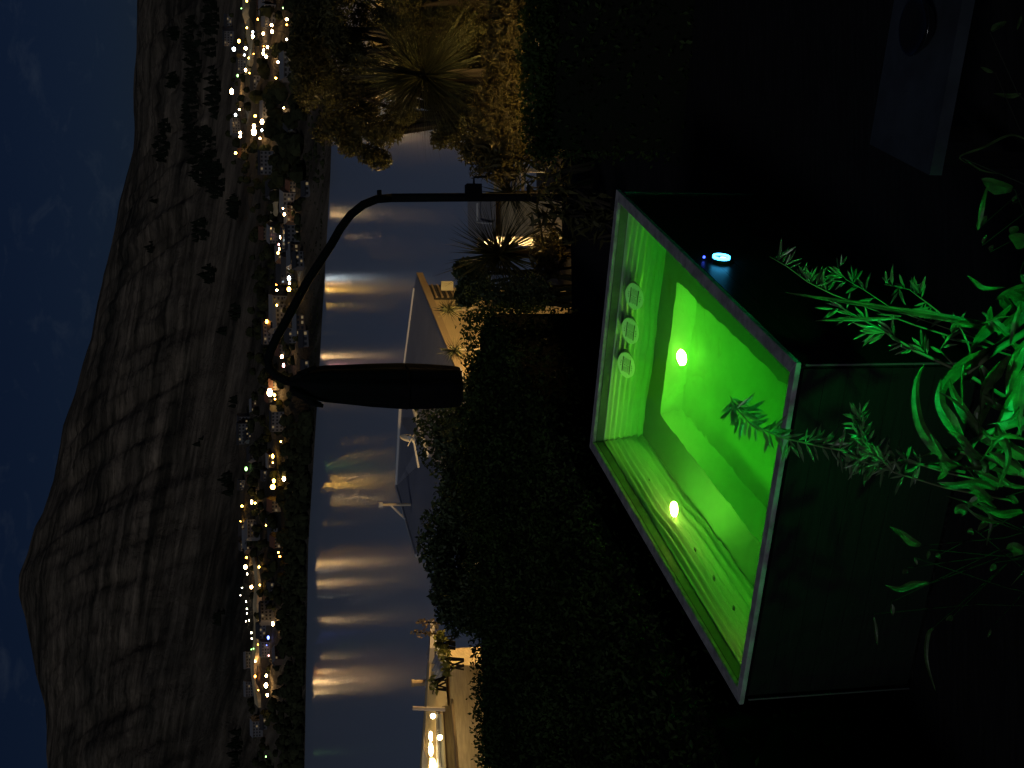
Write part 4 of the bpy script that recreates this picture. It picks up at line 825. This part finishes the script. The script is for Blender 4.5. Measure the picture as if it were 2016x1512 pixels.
P3 = thing('broad_leaf_plant', (at(1110, 1990, 4.4).x, 4.4, 0), 'broad leaved plant with one bright rounded leaf below the low table', 'plant')
for px, w, tl in [([(1992, 372, 4.3), (1965, 366, 4.3), (1945, 358, 4.3), (1932, 352, 4.3)], 30, .1), ([(1925, 450, 4.4), (1935, 435, 4.4), (1943, 425, 4.4)], 15, .2), ([(1935, 480, 4.4), (1942, 462, 4.4)], 8, .2), ([(1950, 494, 4.4), (1955, 482, 4.4)], 10, .2), ([(2030, 480, 4.4), (2005, 470, 4.4), (1985, 465, 4.4)], 34, .4), ([(1990, 460, 4.4), (2005, 446, 4.4)], 18, .3), ([(1995, 398, 4.4), (2003, 384, 4.4)], 10, .3),
        ([(2010, 185, 4.6), (1985, 188, 4.6), (1955, 184, 4.6)], 10, .2), ([(1952, 62, 4.6), (1965, 52, 4.6), (1982, 42, 4.6)], 14, .2), ([(1955, 142, 4.6), (1930, 132, 4.6)], 8, .2), ([(2010, 32, 4.6), (2002, 60, 4.6)], 6, .2), ([(2030, 280, 4.5), (1990, 265, 4.5), (1935, 290, 4.5), (1890, 308, 4.5), (1905, 322, 4.5)], 5, .2), ([(1900, 315, 4.5), (1930, 335, 4.5), (1965, 342, 4.5)], 4, .2), ([(2000, 615, 4.3), (1975, 590, 4.3), (1962, 585, 4.3)], 22, .3), ([(2030, 590, 4.3), (1990, 570, 4.3)], 26, .3), ([(2010, 540, 4.3), (2020, 560, 4.3)], 14, .3)]:
    strap(P3, [I(*q) for q in px], w, tl, stalk=True)
# grass like culm and blades
P4 = thing('tall_reed', (at(880, 1960, 4.25).x, 4.25, 0), 'long straight reed blades rising beside the right corner of the pool', 'reed')
for px, w, tl in [([(1965, 648, 4.25), (1830, 622, 4.3), (1700, 598, 4.35), (1610, 586, 4.38), (1545, 576, 4.4)], 11, .3), ([(1960, 640, 4.25), (1800, 614, 4.3), (1640, 590, 4.36)], 10, -.4), ([(1770, 627, 4.3), (1680, 628, 4.33), (1605, 632, 4.36)], 9, .1), ([(1775, 622, 4.3), (1725, 618, 4.3)], 5, .1), ([(1955, 646, 4.25), (1885, 638, 4.25), (1872, 655, 4.25)], 11, .3)]:
    strap(P4, [I(*q) for q in px], w, tl, 'blade')
# fronds with many narrow leaflets (each leaflet its own piece, shared mesh)
lm = bpy.data.meshes.new('leaflet')
lv = [(0, 0, 0), (.35, .10, .02), (.35, 0, -.01), (.35, -.10, .02), (.75, .07, .03), (.75, 0, .01), (.75, -.07, .03), (1, 0, .0)]
lm.from_pydata(lv, [], [(0, 2, 1), (0, 3, 2), (1, 2, 5, 4), (2, 3, 6, 5), (4, 5, 7), (5, 6, 7)]); lm.materials.append(m_lflt)
def frond(parent, path, rad, specs):
    """path in stored picture coords + depth; specs: (fraction along stem, angle offset in picture degrees, length px, count in the spray)"""
    pts = [at(*I(*p)) for p in path]; st = MB().tube(pts, [rad * (1 - .7 * i / (len(pts) - 1)) for i in range(len(pts))], 7).build('frond', m_stem, parent, True)
    n = len(path)
    for f, ang, ln_, cnt in specs:
        q = f * (n - 1); i = min(int(q), n - 2); w = q - i; x = path[i][0] * (1 - w) + path[i + 1][0] * w; y = path[i][1] * (1 - w) + path[i + 1][1] * w; Yd = path[i][2] * (1 - w) + path[i + 1][2] * w
        dx, dy = path[i + 1][0] - path[i][0], path[i + 1][1] - path[i][1]; a0 = math.atan2(dy, dx) + math.radians(ang)
        for k in range(cnt):
            off = k * ln_ * .33; bx = x + math.cos(a0) * off; by = y + math.sin(a0) * off
            for sgn in ((-1, 1) if cnt > 1 else (0,)):
                if random.random() < .12: continue
                a = a0 + sgn * math.radians(random.uniform(12, 38)); l2 = ln_ * random.uniform(.9, 1.5)
                p0 = at(*I(bx, by, Yd)); p1 = at(*I(bx + math.cos(a) * l2, by + math.sin(a) * l2, Yd + random.uniform(-.05, .05)))
                d = p1 - p0; L_ = d.length; d.normalize(); vw = (Vector((0, 0, EYE)) - p0).normalized(); s = d.cross(vw).normalized(); tw = random.uniform(-.55, .55); s = (s * math.cos(tw) + s.cross(d) * math.sin(tw)).normalized(); nn_ = d.cross(s)
                o = bpy.data.objects.new('leaflet', lm); col.objects.link(o); o.parent = st
                o.matrix_local = Matrix(((d.x * L_, s.x * L_ * .8, nn_.x * L_, p0.x - ORG[st].x), (d.y * L_, s.y * L_ * .8, nn_.y * L_, p0.y - ORG[st].y), (d.z * L_, s.z * L_ * .8, nn_.z * L_, p0.z - ORG[st].z), (0, 0, 0, 1)))
P5 = thing('fern_like_shrub', (at(640, 1990, 4.5).x, 4.5, 0), 'feathery frond arching over the near rim of the pool', 'shrub')
frond(P5, [(1900, 930, 4.4), (1800, 912, 4.45), (1705, 895, 4.5), (1620, 880, 4.55), (1540, 862, 4.58), (1478, 835, 4.6), (1445, 800, 4.6), (1438, 780, 4.6)], .006,
      [(f, ang, random.uniform(24, 36), c) for f in np.linspace(.26, .98, 26) for ang, c in ((random.uniform(110, 150), random.choice([1, 2, 2])), (random.uniform(-150, -110), random.choice([1, 1, 2])))])
frond(P5, [(1990, 985, 4.3), (1860, 960, 4.35), (1760, 930, 4.4), (1700, 870, 4.45), (1690, 820, 4.5)], .005, [(f, ang, random.uniform(20, 32), 2) for f in np.linspace(.45, .98, 9) for ang in (random.uniform(20, 60), random.uniform(-60, -20))])
frond(P5, [(2000, 960, 4.3), (1860, 930, 4.4), (1780, 905, 4.45), (1720, 915, 4.5), (1690, 905, 4.5)], .004, [(f, ang, random.uniform(20, 30), 2) for f in np.linspace(.4, .98, 8) for ang in (random.uniform(20, 70), random.uniform(-70, -20))])
P6 = thing('fern_like_shrub', (at(860, 1990, 4.5).x, 4.5, 0), 'slender feathery branches to the right of the pool corner', 'shrub')
frond(P6, [(2010, 800, 4.2), (1900, 735, 4.25), (1800, 690, 4.3), (1745, 655, 4.33), (1690, 625, 4.36), (1650, 602, 4.38)], .008, [(f, random.uniform(-60, -20) if k % 3 else random.uniform(20, 50), random.uniform(22, 34), random.choice([2, 2, 3])) for k, f in enumerate(np.linspace(.35, .98, 11))])
frond(P6, [(1990, 700, 4.3), (1800, 640, 4.4), (1640, 580, 4.5), (1590, 555, 4.52), (1550, 525, 4.54), (1515, 505, 4.56)], .004, [(f, random.uniform(60, 120), random.uniform(20, 32), random.choice([1, 2, 2])) for f in np.linspace(.45, .95, 13)])
frond(P6, [(1980, 690, 4.35), (1880, 640, 4.4), (1830, 600, 4.42), (1790, 570, 4.45), (1740, 560, 4.46)], .004, [(f, random.choice([-1, 1]) * random.uniform(30, 100), random.uniform(18, 28), 2) for f in np.linspace(.35, .98, 11)])
frond(P6, [(1900, 740, 4.3), (1850, 690, 4.33), (1862, 670, 4.35), (1885, 645, 4.35)], .004, [(f, random.choice([-1, 1]) * random.uniform(15, 40), random.uniform(18, 26), 2) for f in np.linspace(.3, .98, 6)])
frond(P6, [(1990, 690, 4.3), (1760, 610, 4.45), (1700, 570, 4.5), (1665, 550, 4.5), (1650, 530, 4.5)], .003, [(f, random.choice([-1, 1]) * random.uniform(30, 80), random.uniform(18, 26), 2) for f in np.linspace(.4, .98, 8)])
# the green spotlight in the bed that lights the plants and the pool corner
sp = Vector((.28, 2.3, .5)); gl = thing('garden_spotlight', (sp.x, sp.y, 0), 'small green spotlight hidden low among the glowing leaves', 'spotlight')
aim = (Vector((-.04, 4.5, .95)) - sp).normalized()
MB().tube([Vector((sp.x, sp.y, 0)), sp], .012, 8).build('stake', m_alu, gl); hd = MB().tube([sp - aim * .06, sp - aim * .002, sp + aim * .19], [.045, .055, .055], 18, False).build('lamp_head', m_alu, gl)
disc(MB(), sp + aim * .002, aim, .045, 16).build('lens', mat('spot_green', (.02, .02, .02), .3, emit=(.010, 1, .14), estr=3100), hd)
